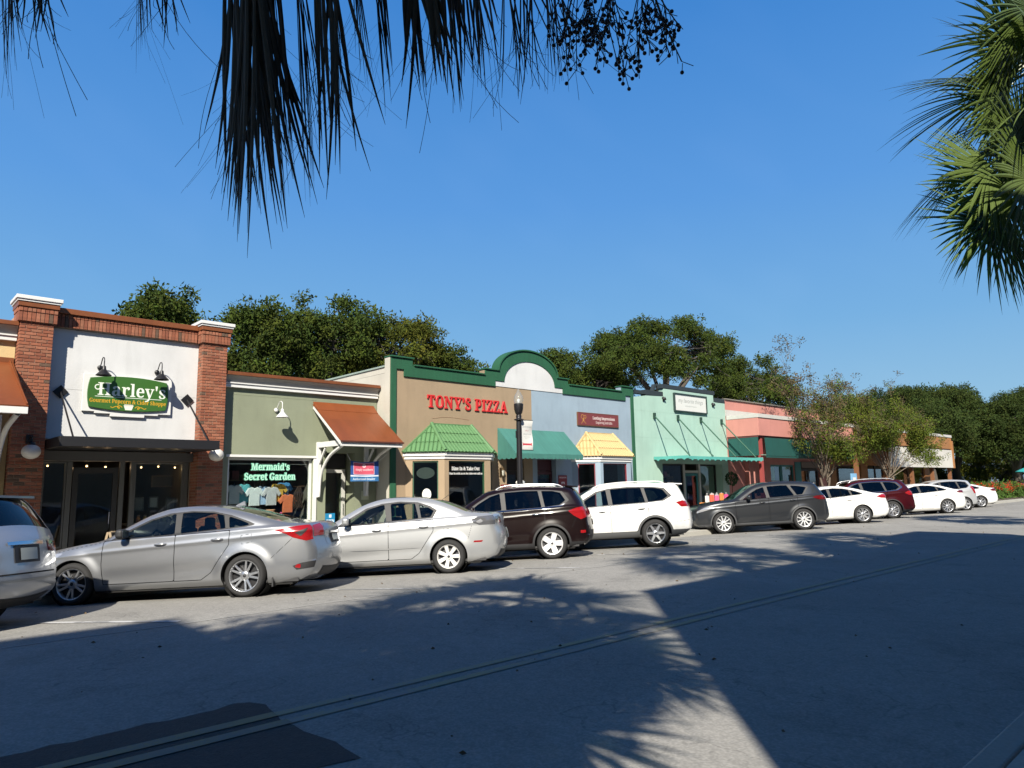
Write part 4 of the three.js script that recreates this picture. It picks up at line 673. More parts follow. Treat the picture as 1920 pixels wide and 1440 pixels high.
  const mk = s.paint, dloF = sdPoly(s.dlo), inside = (u, h) => dist(u, h), arch = (u, h) => Math.min(Math.hypot(u - uf, h - s.wr), Math.hypot(u - ur, h - s.wr)) - ra, notDlo = (u, h) => -dloF(u, h);
  const gap = .010, doorTop = (u, h) => belt(u) - .005 - h, sillTop = hb + .10;
  const doorF = sdPoly([[s.doors[0], sillTop], [s.doors[0] - .03, .6], [s.doors[0], 2], [s.doors[1], 2], [s.doors[1], sillTop]]), doorR0 = sdPoly([[s.doors[1], sillTop], [s.doors[1], 2], [s.doors[2], 2], [s.doors[2] - .02, .8], [s.doors[2] - .3, sillTop + .1], [s.doors[2] - .45, sillTop]]), archD = (u, h) => Math.hypot(u - ur, h - s.wr) - ra - .05, doorR = (u, h) => Math.min(doorR0(u, h), archD(u, h));
  const dF = (u, h) => Math.min(doorF(u, h), doorTop(u, h)), dR = (u, h) => Math.min(doorR(u, h), doorTop(u, h));
  const lampsF = s.head ? sdPoly(s.head) : () => -1, lampsR = s.tail ? sdPoly(s.tail) : () => -1, clad = s.clad ? (u, h) => Math.max(s.clad - h, (ra + (s.cladArch ?? .0)) - Math.min(Math.hypot(u - uf, h - s.wr), Math.hypot(u - ur, h - s.wr))) : () => -1;
  const a = { c0: near(...s.cowl), c1: near(...s.header), r0: near(...s.rearTop), r1: near(...s.rearBase) };
  const bodyFns = [inside, arch, notDlo, (u, h) => -dF(u, h) - gap * .5, (u, h) => -dR(u, h) - gap * .5, (u, h) => -lampsF(u, h), (u, h) => -lampsR(u, h), (u, h) => -clad(u, h)];
  const bodyGeo = [...panel(bodyFns), strip(0, a.c0, -1, 1), strip(a.c1, a.r0, -1, 1), strip(a.r1, top.length - 1, -1, 1)];
  const pw = .93; for (const [p0, p1] of [[a.c0, a.c1], [a.r0, a.r1]]) for (const k of [-1, 1]) bodyGeo.push(strip(p0, p1, k * pw, k * 1, 0, 3));
  mesh('body', bodyGeo, mk, o);
  mesh('windscreen', strip(a.c0, a.c1, -pw, pw, -.004, 16), s.wsGlass ?? C4.glass, o); mesh('rear_window', strip(a.r0, a.r1, -pw, pw, -.004, 16), s.rearGlass ?? C4.glass, o);
  // doors with handles, windows
  const boxOf = (P, m = .06) => [Math.min(...P.map((p) => p[0])) - m, Math.max(...P.map((p) => p[0])) + m, Math.min(...P.map((p) => p[1])) - m, Math.max(...P.map((p) => p[1])) + m];
  const handle = (u, h, sg, host) => { const wv = W(u, h), g = tube([V(X(u - .09), h, sg * (wv + .004)), V(X(u - .05), h + .002, sg * (wv + .032)), V(X(u + .05), h + .004, sg * (wv + .032)), V(X(u + .09), h + .004, sg * (wv + .004))], .013, 10, 6), cup = new THREE.SphereGeometry(.05, 12, 8); cup.scale(1.1, .55, .18); cup.translate(X(u), h, sg * (wv + .002)); mesh('handle', g, s.handleMat ?? mk, host); mesh('handle_cup', cup, s.handleMat ? C4.trim : mk, host); };
  for (const [fn, u0, u1, hu] of [[dF, s.doors[0] - .06, s.doors[1], s.doors[1] - .22], [dR, s.doors[1], s.doors[2], s.doors[2] - .2]]) { const ps = panel([(u, h) => fn(u, h) - gap * .5, (u, h) => -clad(u, h), inside], 0, s.cell ?? .03, [u0 - .02, u1 + .02, sillTop - .02, 1.3]); ps.forEach((g, k) => { const d = mesh('door', g, mk, o); handle(hu, belt(hu) - (s.handleDrop ?? .13), k ? 1 : -1, d); }); }
  const pane = (P, m) => panel([sdPoly(P), inside], -.012, s.cell ?? .03, boxOf(P)).forEach((g) => mesh('side_window', g, m, o));
  s.windows.forEach((P, i) => pane(P, s.sideGlass[Math.min(i, s.sideGlass.length - 1)]));
  const winF = s.windows.map(sdPoly); mesh('window_trim', panel([dloF, inside, ...winF.map((f) => (u, h) => -f(u, h))], -.004, .025, boxOf(s.dlo)), C4.trim, o);
  if (s.chromeLine) { const f = sdPoly(s.dlo), q = (u, h) => .012 - Math.abs(f(u, h) + .002); mesh('window_moulding', panel([q, (u, h) => (s.chromeLine === 2 ? 1 : belt(u) + .06 - h)], .004, .016, boxOf(s.dlo)), K.chrome, o); }
  if (s.clad) mesh('lower_cladding', panel([(u, h) => clad(u, h), inside, arch], .006), s.cladMat ?? C4.trim, o);
  if (s.rub) mesh('rub_strip', panel([sdPoly(s.rub), inside], .012, .03, boxOf(s.rub)), s.rubMat ?? mk, o);
  for (const [a1, a2, b1, b2] of s.seams ?? []) { const dx = b1 - a1, dy = b2 - a2, l = Math.hypot(dx, dy), nx = -dy / l * .004, ny = dx / l * .004, Q = [[a1 + nx, a2 + ny], [b1 + nx, b2 + ny], [b1 - nx, b2 - ny], [a1 - nx, a2 - ny]]; mesh('panel_seam', panel([sdPoly(Q), inside, arch], .0012, .012, boxOf(Q, .02)), C4.well, o); }
  // lamps
  if (s.head) panel([lampsF, inside], -.002, .02, boxOf(s.head)).forEach((g) => mesh('headlight', g, s.headMat ?? C4.lamp, o)); if (s.tail) panel([lampsR, inside], .004, .02, boxOf(s.tail)).forEach((g) => mesh('tail_light', g, s.tailMat ?? C4.red, o));
  if (s.tailMark) panel([sdPoly(s.tailMark), inside], .007, .02, boxOf(s.tailMark)).forEach((g) => mesh('tail_light_lens', g, s.tailMarkMat ?? C4.redDark, o));
  if (s.marker) panel([sdPoly(s.marker), inside], .005, .015, boxOf(s.marker)).forEach((g) => mesh('reflector', g, s.markerMat ?? C4.red, o));
  if (s.vent) panel([sdPoly(s.vent), inside], .003, .02, boxOf(s.vent)).forEach((g) => mesh('bumper_vent', g, C4.trim, o));
  for (const [nm, h0, h1, z0, z1, m, end, off] of s.ends ?? []) { // lamps, grille, plate and seams that lie across the front or the rear
    const rear = end === 'r', at = (h) => { for (let i = rear ? top.length - 1 : 0; rear ? i > top.length * .6 : i < top.length * .4; i += rear ? -1 : 1) { const j = i + (rear ? -1 : 1); if (top[i][1] <= h && top[j][1] > h) return i + (j - i) * (h - top[i][1]) / (top[j][1] - top[i][1]); } return null; }, ka = at(h0), kb = at(h1); if (ka === null || kb === null) continue; const i0 = Math.min(ka, kb) + 1e-4, i1 = Math.max(ka, kb);
    if (z0 > 0) for (const k of [-1, 1]) mesh(nm, strip(i0, i1, k * z0, k * z1, off ?? .004, 6), m, o); else mesh(nm, strip(i0, i1, z0, z1, off ?? .004, 8), m, o);
  }
  // inside: dark door cards, floor, seats, dashboard
  const low = panel([inside, arch, (u, h) => belt(u) - .01 - h], -.05, .09); mesh('cabin_lining', [...low, strip(a.c1, a.r0, -1, 1, -.04, 6), bx(X(s.L - .25), X(.3), hb + .01, hb + .05, -w + .1, w - .1)], C4.cabin, o);
  const seatG = (u, sg, back) => { const q = []; const cu = new RoundedBoxGeometry(.5, .16, .5, 2, .06); cu.translate(X(u), .48, sg * .36); q.push(cu); const bk = new RoundedBoxGeometry(.15, .62, .48, 2, .06); bk.rotateZ(.22); bk.translate(X(u + .3), .8, sg * .36); q.push(bk); const hr = new RoundedBoxGeometry(.1, .19, .26, 2, .045); hr.translate(X(u + .39), s.H - .26, sg * .36); q.push(hr); return q; };
  const uB = s.doors[1]; for (const [u, sg] of [[uB - .42, -1], [uB - .42, 1], [uB + .5, -1], [uB + .5, 1]]) mesh('seat', seatG(u, sg), s.seatMat ?? C4.cabin, o);
  const uD = s.cowl[0] + .28; mesh('dashboard', new RoundedBoxGeometry(.5, .3, s.W - .35, 2, .09).translate(X(uD), s.belt[0] - .13, 0), C4.cabin, o); mesh('steering_wheel', new THREE.TorusGeometry(.18, .017, 8, 24).rotateY(PI / 2).rotateZ(-.4).translate(X(uD + .42), s.belt[0] - .03, -.36), C4.cabin, o);
  mesh('underbody', bx(X(s.L - .35), X(.35), hb - .03, hb, -w + .12, w - .12), C4.well, o);
  for (const c of [uf, ur]) for (const k of [-1, 1]) { const g = new THREE.CylinderGeometry(ra + .002, ra + .002, .34, 24, 1, true, PI / 2 * .9 - PI / 2, PI * 2); g.rotateX(PI / 2); g.translate(X(c), s.wr, k * (w - .22)); const e = new THREE.CircleGeometry(ra, 24); e.translate(X(c), s.wr, k * (w - .38)); mesh('wheel_well', [g, e], C4.well, o); }
  // mirrors, aerial, rails, wipers
  const um = s.cowl[0] + (s.mirrorBack ?? .42), hm = belt(um) + .06; for (const k of [-1, 1]) { const m = new RoundedBoxGeometry(.13, .15, .2, 3, .055); m.translate(X(um), hm + .02, k * (W(um, hm) + .16)); const mo = mesh('wing_mirror', [m, bar(V(X(um), hm - .02, k * (W(um, hm) - .02)), V(X(um), hm - .01, k * (W(um, hm) + .1)), .05, .035)], s.mirrorMat ?? mk, o); const gl = bx(-.004, .004, -.055, .055, -.08, .08); gl.translate(X(um) - .066, hm + .02, k * (W(um, hm) + .16)); mesh('mirror_glass', gl, K.chrome, mo); }
  if (s.fin) { const g = slab(poly([[0, 0], [.17, 0], [.17, .015], [.04, .075], [.015, .075]]), -.02, .02, .006); g.translate(X(s.fin[0] + .17), s.fin[1], 0); mesh('roof_aerial', g, mk, o); }
  if (s.whip) mesh('roof_aerial', tube([V(X(s.whip[0]), s.whip[1], .0), V(X(s.whip[0] + .3), s.whip[1] + .2, 0)], .005, 1, 5), C4.trim, o);
  if (s.rails) { const [u0, u1, m] = s.rails; for (const k of [-1, 1]) { const pt = (u, up) => { const i = near(u, s.H); return V(X(u), top[i][1] + up, k * (W(top[i][0], top[i][1]) - .01)); }; mesh('roof_rail', tube([pt(u0, .0), pt(u0 + .12, .045), pt(lerp(u0, u1, .35), .05), pt(lerp(u0, u1, .7), .05), pt(u1 - .12, .045), pt(u1, .0)], .016, 28, 6), m, o); } }
  if (s.spoiler) { const [u0, u1, h, sw] = s.spoiler, g = slab(poly([[X(u0), h], [X(u1), h - .035], [X(u1), h - .005], [X(u0), h + .03]]), -sw, sw, .008); mesh('spoiler', g, s.spoilerMat ?? mk, o); }
  if (s.wiper) { const [u, h] = s.wiper; mesh('rear_wiper', tube([V(X(u), h, 0), V(X(u - .04), h + .05, -.2), V(X(u - .07), h + .1, -.42)], .013, 8, 5), C4.trim, o); }
  if (s.flap) for (const c of s.flap) for (const k of [-1, 1]) mesh('mud_flap', bx(X(c) - .012, X(c) + .012, .14, .38, k > 0 ? w - .2 : -w + .03, k > 0 ? w - .03 : -w + .2), C4.trim, o);
  for (const [c, t] of [[uf, 1], [ur, 0]]) for (const k of [-1, 1]) wheelParts(o, { ...s.wheel, wr: s.wr, turn: (s.wheel.turn ?? 0) + t * .4 }, V(X(c), s.wr, k * (w - .105)), k);
  // stand it on the falling parking lane: given point is where the near rear tyre meets the road
  const q = new THREE.Quaternion().setFromUnitVectors(V(0, 1, 0), V(0, 1, -.05).normalize()).multiply(new THREE.Quaternion().setFromAxisAngle(V(0, 1, 0), rad(heading)));
  o.quaternion.copy(q); const rel = V(-s.wb / 2, 0, -(w - .02)).applyQuaternion(q); o.position.set(x, GY(z), z).sub(rel); return o;
}
// side view templates: points are given for a reference car and stretched to each car's length, wheelbase and height
function stretch(pts, ref, s) { // front overhang, wheelbase, rear overhang stretched separately
  const f = (u) => u <= ref.fo ? u * s.fo / ref.fo : u <= ref.fo + ref.wb ? s.fo + (u - ref.fo) * s.wb / ref.wb : s.fo + s.wb + (u - ref.fo - ref.wb) * (s.L - s.fo - s.wb) / (ref.L - ref.fo - ref.wb);
  return pts.map(([u, h]) => [f(u), h > .5 ? .5 + (h - .5) * (s.H - .5) / (ref.H - .5) : h]);
}
const SEDAN = {
  fo: .87, wb: 2.70, L: 4.63, H: 1.416,
  profile: [[.14, .19], [.03, .28], [0, .46], [.03, .6], [.14, .71], [.45, .82], [.9, .9], [1.26, .955], [1.6, 1.135], [1.95, 1.305], [2.25, 1.392], [2.62, 1.416], [3.0, 1.388], [3.4, 1.305], [3.8, 1.19], [4.08, 1.11], [4.32, 1.075], [4.5, 1.055], [4.56, 1.0], [4.57, .85], [4.63, .66], [4.62, .46], [4.54, .3], [4.4, .22]],
  cowl: [1.26, .955], header: [1.97, 1.315], rearTop: [3.22, 1.345], rearBase: [4.06, 1.115], belt: [.935, 1.03],
  dlo: [[1.42, .945], [1.7, 1.105], [2.0, 1.245], [2.3, 1.325], [2.65, 1.345], [3.0, 1.32], [3.3, 1.25], [3.6, 1.14], [3.72, 1.085], [3.55, 1.055], [3.0, 1.02], [2.2, .975]],
  windows: [[[1.52, .965], [1.75, 1.1], [2.03, 1.23], [2.3, 1.3], [2.4, 1.312], [2.44, 1.0], [2.1, .985]], [[2.53, 1.005], [2.5, 1.318], [2.68, 1.325], [3.0, 1.298], [3.18, 1.255], [3.24, 1.05], [2.9, 1.03]], [[3.3, 1.055], [3.26, 1.235], [3.45, 1.17], [3.64, 1.09], [3.52, 1.07]]],
  doors: [1.36, 2.47, 3.34], head: [[.06, .6], [.12, .68], [.5, .79], [.72, .8], [.6, .72], [.3, .63]], fin: [3.1, 1.40],
};
const SUV = {
  fo: .92, wb: 2.70, L: 4.58, H: 1.67,
  profile: [[.16, .24], [.04, .36], [0, .56], [.02, .78], [.12, .92], [.45, 1.02], [1.0, 1.1], [1.32, 1.13], [1.7, 1.35], [2.1, 1.57], [2.5, 1.65], [3.0, 1.67], [3.6, 1.645], [4.1, 1.59], [4.2, 1.55], [4.36, 1.33], [4.46, 1.14], [4.53, 1.0], [4.56, .8], [4.58, .6], [4.55, .42], [4.42, .3]],
  cowl: [1.32, 1.13], header: [2.08, 1.56], rearTop: [4.16, 1.56], rearBase: [4.46, 1.14], belt: [1.06, 1.15],
  dlo: [[1.5, 1.085], [1.85, 1.33], [2.15, 1.5], [2.5, 1.57], [3.0, 1.59], [3.6, 1.565], [3.95, 1.52], [4.12, 1.3], [3.9, 1.18], [3.4, 1.15], [2.5, 1.12]],
  windows: [[[1.62, 1.1], [1.9, 1.31], [2.18, 1.465], [2.42, 1.53], [2.46, 1.14], [2.1, 1.12]], [[2.57, 1.14], [2.54, 1.545], [3.0, 1.56], [3.34, 1.55], [3.42, 1.165], [3.0, 1.155]], [[3.5, 1.17], [3.43, 1.545], [3.7, 1.53], [3.9, 1.48], [4.02, 1.3], [3.86, 1.2]]],
  doors: [1.4, 2.5, 3.5], head: [[.04, .78], [.1, .88], [.5, .98], [.74, .99], [.6, .9], [.3, .8]],
};
function spec(T, o) { const s = { ...o }; for (const k of ['profile', 'dlo', 'head']) s[k] ??= stretch(T[k], T, o); s.windows ??= T.windows.map((w) => stretch(w, T, o)); for (const k of ['cowl', 'header', 'rearTop', 'rearBase']) s[k] ??= stretch([T[k]], T, o)[0]; s.belt ??= T.belt.map((h) => .5 + (h - .5) * (o.H - .5) / (T.H - .5)); s.doors ??= stretch(T.doors.map((u) => [u, 1]), T, o).map((p) => p[0]); return s; }
const P5 = { silver: carPaint(.3096, .3182, .3354, .75, .34), silver2: carPaint(.43, .4386, .4472, .6, .36), brown: phys(.007, .003, .003, { metalness: 0, roughness: .3, clearcoat: .55, clearcoatRoughness: .03, specularIntensity: .4 }), white: carPaint(.57, .57, .56, 0, .4), grey: carPaint(.0292, .0318, .0361, .5, .32), maroon: phys(.03, .0016, .003, { metalness: 0, roughness: .3, clearcoat: .6, clearcoatRoughness: .03, specularIntensity: .4 }), silverSuv: carPaint(.3268, .344, .3784, .6, .36), beige: carPaint(.40, .41, .42, .4, .4) };
const mirrorBlack = C4.trim, rearGlass = [C4.glass, C4.tint, C4.tint];

// silver saloon with red angular lamps
makeCar('parked_car', 'silver saloon with angular red tail lamps and machined ten spoke wheels', spec(SEDAN, {
  L: 4.63, W: 1.8, H: 1.416, fo: .87, wb: 2.70, wr: .322, ra: .362, sill: .19, cell: .022, paint: P5.silver, sideGlass: [C4.glass], mirrorMat: mirrorBlack, fin: [3.05, 1.405], seatMat: M(.05, .05, .052, .8), flap: [4.0],
  tail: [[4.02, .985], [4.36, 1.035], [4.6, 1.05], [4.66, .84], [4.5, .80], [4.3, .86], [4.2, .92]], tailMark: [[4.33, .93], [4.52, 1.0], [4.5, .95], [4.42, .87]], tailMarkMat: C4.trim, vent: [[4.3, .43], [4.42, .47], [4.66, .5], [4.66, .4], [4.36, .37]], marker: [[4.33, .41], [4.37, .455], [4.42, .455], [4.42, .39]],
  ends: [['tail_light', .86, 1.02, .62, .98, C4.red, 'r', .008], ['boot_seam', .70, .99, -.58, -.572, C4.well, 'r', .004], ['boot_seam', .70, .99, .572, .58, C4.well, 'r', .004], ['number_plate', .735, .86, -.24, .24, C4.plate, 'r', .02], ['plate_recess', .71, .89, -.34, .34, C4.trim, 'r', .006], ['rear_bumper_insert', .3, .42, -.7, .7, C4.trim, 'r', .008], ['chrome_bar', .9, .925, -.3, .3, K.chrome, 'r', .012]],
  seams: [[3.98, .56, 4.3, .85], [.42, .78, 1.3, .93], [3.52, .80, 3.68, .82], [3.52, .80, 3.51, .93], [3.51, .93, 3.67, .95], [3.67, .95, 3.68, .82], [.52, .42, .42, .6]], wheel: { rr: .232, spokes: 5, twin: .2, sw: .036, darkRim: true, rimMat: M(.5, .51, .53, .28, { metalness: .85 }) },
}), 4.59, 6.02);
// older silver saloon
makeCar('parked_car', 'older pale silver saloon with seven spoke wheel covers and clear tail lamps', spec(SEDAN, {
  L: 4.49, W: 1.755, H: 1.465, fo: .9, wb: 2.64, wr: .316, ra: .358, sill: .2, cell: .024, paint: P5.silver2, sideGlass: [C4.glass], seatMat: M(.09, .09, .1, .8), whip: [3.28, 1.36],
  profile: [[.14, .2], [.03, .3], [0, .48], [.04, .62], [.16, .73], [.45, .84], [.85, .93], [1.2, .985], [1.55, 1.18], [1.88, 1.35], [2.2, 1.442], [2.6, 1.465], [3.0, 1.435], [3.35, 1.36], [3.65, 1.24], [3.9, 1.13], [4.15, 1.095], [4.34, 1.075], [4.42, 1.02], [4.44, .85], [4.49, .68], [4.48, .48], [4.4, .3], [4.28, .24]],
  cowl: [1.2, .985], header: [1.9, 1.36], rearTop: [3.18, 1.4], rearBase: [3.88, 1.135], belt: [.955, 1.03], dlo: [[1.4, .965], [1.65, 1.12], [1.95, 1.29], [2.25, 1.365], [2.6, 1.39], [2.95, 1.36], [3.2, 1.28], [3.34, 1.19], [3.26, 1.045], [2.6, 1.015], [2.0, .985]],
  windows: [[[1.5, .985], [1.7, 1.11], [1.98, 1.265], [2.24, 1.335], [2.3, 1.34], [2.36, 1.015], [2.0, 1.0]], [[2.46, 1.025], [2.42, 1.352], [2.62, 1.36], [2.9, 1.335], [2.98, 1.05]], [[3.03, 1.055], [2.97, 1.325], [3.14, 1.26], [3.27, 1.18], [3.21, 1.06]]], doors: [1.3, 2.4, 3.28],
  tail: [[3.98, .97], [4.12, 1.03], [4.48, 1.05], [4.48, .87], [4.14, .87], [4.03, .92]], tailMat: phys(.16, .16, .17, { roughness: .1, metalness: .5, clearcoat: 1 }), tailMark: [[4.07, .93], [4.17, .985], [4.22, .93], [4.14, .9]], tailMarkMat: C4.lamp, marker: [[4.02, .555], [4.03, .585], [4.2, .585], [4.18, .555]], rub: [[1.36, .475], [1.36, .50], [3.02, .53], [3.02, .505]],
  ends: [['tail_light', .89, 1.01, .6, .98, phys(.18, .17, .17, { roughness: .1, metalness: .5, clearcoat: 1 }), 'r', .008], ['number_plate', .6, .75, -.26, .26, C4.plate, 'r', .02], ['rear_bumper_insert', .28, .42, -.75, .75, C4.trim, 'r', .008], ['chrome_bar', .78, .81, -.4, .4, K.chrome, 'r', .012], ['boot_seam', .6, 1.02, -.57, -.563, C4.well, 'r', .004], ['boot_seam', .6, 1.02, .563, .57, C4.well, 'r', .004]],
  seams: [[3.92, .62, 4.0, .88], [.45, .8, 1.25, .955], [3.46, .82, 3.6, .84], [3.46, .82, 3.45, .95], [3.45, .95, 3.59, .97], [3.59, .97, 3.6, .84]], wheel: { rr: .215, spokes: 7, sw: .058, sw2: .075, rimMat: M(.62, .61, .6, .5, { metalness: .4 }) },
}), 8.46, 6.11);
// dark brown small sport utility car
makeCar('parked_car', 'dark brown compact SUV with chrome window line and broad spoke wheels', spec(SUV, {
  L: 4.28, W: 1.775, H: 1.64, fo: .87, wb: 2.555, wr: .345, ra: .39, sill: .24, cell: .025, paint: P5.brown, sideGlass: [C4.tint], wsGlass: C4.glass, rearGlass: C4.tint, chromeLine: 1, clad: .36, cladArch: .045, handleMat: K.chrome, mirrorMat: P5.brown, rails: [2.2, 3.75, M(.6, .6, .62, .3, { metalness: .8 })],
  tail: [[3.82, 1.04], [4.0, 1.1], [4.2, 1.13], [4.28, .9], [4.1, .84], [3.95, .93]], ends: [['tail_light', .88, 1.06, .6, .98, C4.red, 'r', .01], ['number_plate', .68, .82, -.26, .26, C4.plate, 'r', .02], ['rear_bumper_insert', .32, .6, -.98, .98, C4.trim, 'r', .008], ['chrome_bar', .85, .88, -.4, .4, K.chrome, 'r', .012]],
  marker: [[4.08, .54], [4.08, .6], [4.2, .6], [4.2, .54]], wiper: [4.17, 1.1], spoiler: [3.8, 4.1, 1.6, .5], spoilerMat: P5.brown, seams: [[3.88, .66, 4.0, .88], [.5, .95, 1.25, 1.08]], wheel: { rr: .24, spokes: 5, sw: .105, sw2: .125, rimMat: M(.72, .72, .73, .4, { metalness: .5 }) },
}), 11.68, 5.72);
// white sport utility car
makeCar('parked_car', 'white SUV with grey lower cladding and six spoke wheels', spec(SUV, {
  L: 4.62, W: 1.86, H: 1.66, fo: .93, wb: 2.705, wr: .355, ra: .41, sill: .27, cell: .026, paint: P5.white, sideGlass: rearGlass, rearGlass: C4.tint, clad: .43, cladArch: .055, cladMat: M(.045, .047, .05, .7), handleMat: P5.white, rails: [2.1, 4.0, P5.white], taperR: .7,
  tail: [[4.22, 1.12], [4.4, 1.16], [4.56, 1.13], [4.6, 1.0], [4.36, 1.0]], ends: [['tail_light', .99, 1.08, .62, .98, C4.red, 'r', .01], ['rear_bumper_insert', .32, .62, -.98, .98, M(.045, .047, .05, .7), 'r', .008], ['number_plate', .7, .84, -.26, .26, C4.plate, 'r', .02]], spoiler: [4.1, 4.48, 1.61, .62], wiper: [4.48, 1.16],
  seams: [[4.2, .62, 4.56, .66], [4.26, 1.55, 4.42, 1.16], [.5, .98, 1.32, 1.1]], profile: [[.16, .28], [.04, .4], [0, .6], [.02, .82], [.12, .95], [.45, 1.04], [1.0, 1.11], [1.33, 1.14], [1.7, 1.36], [2.1, 1.57], [2.5, 1.645], [3.0, 1.66], [3.6, 1.65], [4.1, 1.625], [4.3, 1.59], [4.43, 1.36], [4.51, 1.14], [4.58, .98], [4.61, .8], [4.62, .6], [4.58, .44], [4.45, .34]], rearTop: [4.28, 1.595], rearBase: [4.51, 1.14], wheel: { rr: .243, spokes: 6, sw: .075, sw2: .05, darkRim: true },
}), 15.48, 5.78);
// grey crossover, front clear of its neighbours
makeCar('parked_car', 'dark grey crossover with ten spoke silver wheels parked by an empty stall', spec(SUV, {
  L: 4.555, W: 1.84, H: 1.66, fo: .92, wb: 2.70, wr: .355, ra: .40, sill: .24, cell: .026, paint: P5.grey, sideGlass: rearGlass, rearGlass: C4.tint, clad: .33, cladArch: .035, cladMat: M(.05, .052, .056, .6), mirrorMat: P5.grey, mirrorBack: .5, scallop: .07,
  dlo: [[1.5, 1.065], [1.85, 1.3], [2.15, 1.46], [2.5, 1.535], [3.0, 1.55], [3.5, 1.525], [3.95, 1.44], [3.72, 1.17], [3.3, 1.145], [2.5, 1.105]], windows: [[[1.62, 1.085], [1.9, 1.285], [2.18, 1.43], [2.42, 1.495], [2.46, 1.125], [2.1, 1.105]], [[2.57, 1.13], [2.54, 1.51], [3.0, 1.525], [3.22, 1.515], [3.4, 1.16], [3.0, 1.145]], [[3.49, 1.175], [3.33, 1.505], [3.6, 1.475], [3.86, 1.42], [3.68, 1.19]]],
  tail: [[3.98, 1.07], [4.12, 1.12], [4.48, 1.13], [4.5, .98], [4.2, .99]], tailMat: C4.redDark, ends: [['tail_light', .97, 1.1, .6, .98, C4.redDark, 'r', .01], ['grille', .5, .74, -.62, .62, C4.trim, 'f', .008], ['lower_grille', .3, .45, -.7, .7, C4.trim, 'f', .008], ['number_plate', .44, .54, -.24, .24, C4.plate, 'f', .03], ['chrome_bar', .46, .49, -.62, .62, K.chrome, 'f', .014]], spoiler: [3.95, 4.3, 1.58, .56],
  head: [[.05, .72], [.1, .8], [.3, .88], [.72, .93], [.6, .86], [.3, .78]], seams: [[4.02, .66, 4.2, .98], [.5, .9, 1.3, 1.07]], wheel: { rr: .247, spokes: 5, twin: .3, sw: .04, rimMat: M(.72, .73, .74, .35, { metalness: .6 }) },
}), 23.85, 5.81);
makeCar('parked_car', 'white saloon between the grey crossover and the maroon SUV', spec(SEDAN, {
  L: 4.86, W: 1.85, H: 1.45, fo: .95, wb: 2.82, wr: .335, ra: .375, sill: .2, cell: .035, paint: P5.white, sideGlass: [C4.tint], fin: [3.2, 1.43],
  tail: [[4.35, .98], [4.6, 1.06], [4.84, 1.06], [4.84, .9], [4.55, .92]], ends: [['tail_light', .9, 1.03, .62, .98, C4.red, 'r', .01], ['rear_bumper_insert', .28, .4, -.7, .7, C4.trim, 'r', .008]], wheel: { rr: .235, spokes: 8, twin: .13, sw: .03 },
}), 28.6, 5.9);
makeCar('parked_car', 'maroon SUV with bright roof rails and chrome quarter line', spec(SUV, {
  L: 4.78, W: 1.89, H: 1.69, fo: .94, wb: 2.78, wr: .37, ra: .415, sill: .25, cell: .035, paint: P5.maroon, sideGlass: [C4.tint], rearGlass: C4.tint, chromeLine: 2, clad: .36, cladArch: .04, rails: [2.1, 4.05, M(.72, .72, .72, .3, { metalness: .7 })],
  tail: [[4.3, 1.06], [4.5, 1.14], [4.72, 1.14], [4.74, .95], [4.5, .97]], ends: [['tail_light', .95, 1.1, .6, .98, C4.redDark, 'r', .01]], spoiler: [4.15, 4.5, 1.62, .58], wheel: { rr: .25, spokes: 7, twin: .16, sw: .032 },
}), 33.0, 5.45);
makeCar('parked_car', 'white fastback saloon with a high curved glass roof and ten spoke wheels', spec(SEDAN, {
  L: 4.69, W: 1.85, H: 1.443, fo: .84, wb: 2.875, wr: .335, ra: .37, sill: .18, cell: .035, paint: P5.white, sideGlass: [C4.tint], rearGlass: C4.tint, tail: [[4.2, .98], [4.4, 1.06], [4.62, 1.06], [4.6, .93], [4.35, .95]], tailMat: C4.redDark, wheel: { rr: .248, spokes: 10, sw: .035, darkRim: false },
}), 38.4, 6.0);
makeCar('parked_car', 'pale silver boxy hatchback partly hidden by the white fastback', spec(SUV, {
  L: 4.14, W: 1.8, H: 1.61, fo: .82, wb: 2.57, wr: .335, ra: .38, sill: .22, cell: .04, paint: P5.beige, sideGlass: [C4.tint], rearGlass: C4.tint, clad: .3, tail: [[3.8, 1.2], [3.95, 1.25], [4.12, 1.2], [4.12, .85], [3.95, .85]], wheel: { rr: .235, spokes: 5, sw: .09 },
}), 42.7, 5.6);
makeCar('parked_car', 'white saloon at the far end of the row beside the flower bed', spec(SEDAN, {
  L: 4.88, W: 1.86, H: 1.45, fo: .95, wb: 2.83, wr: .335, ra: .375, sill: .2, cell: .04, paint: P5.white, sideGlass: [C4.tint], tail: [[4.35, .98], [4.6, 1.06], [4.84, 1.06], [4.84, .9], [4.55, .92]], tailMat: C4.redDark, wheel: { rr: .24, spokes: 5, twin: .22, sw: .04 },
}), 48.3, 4.9);
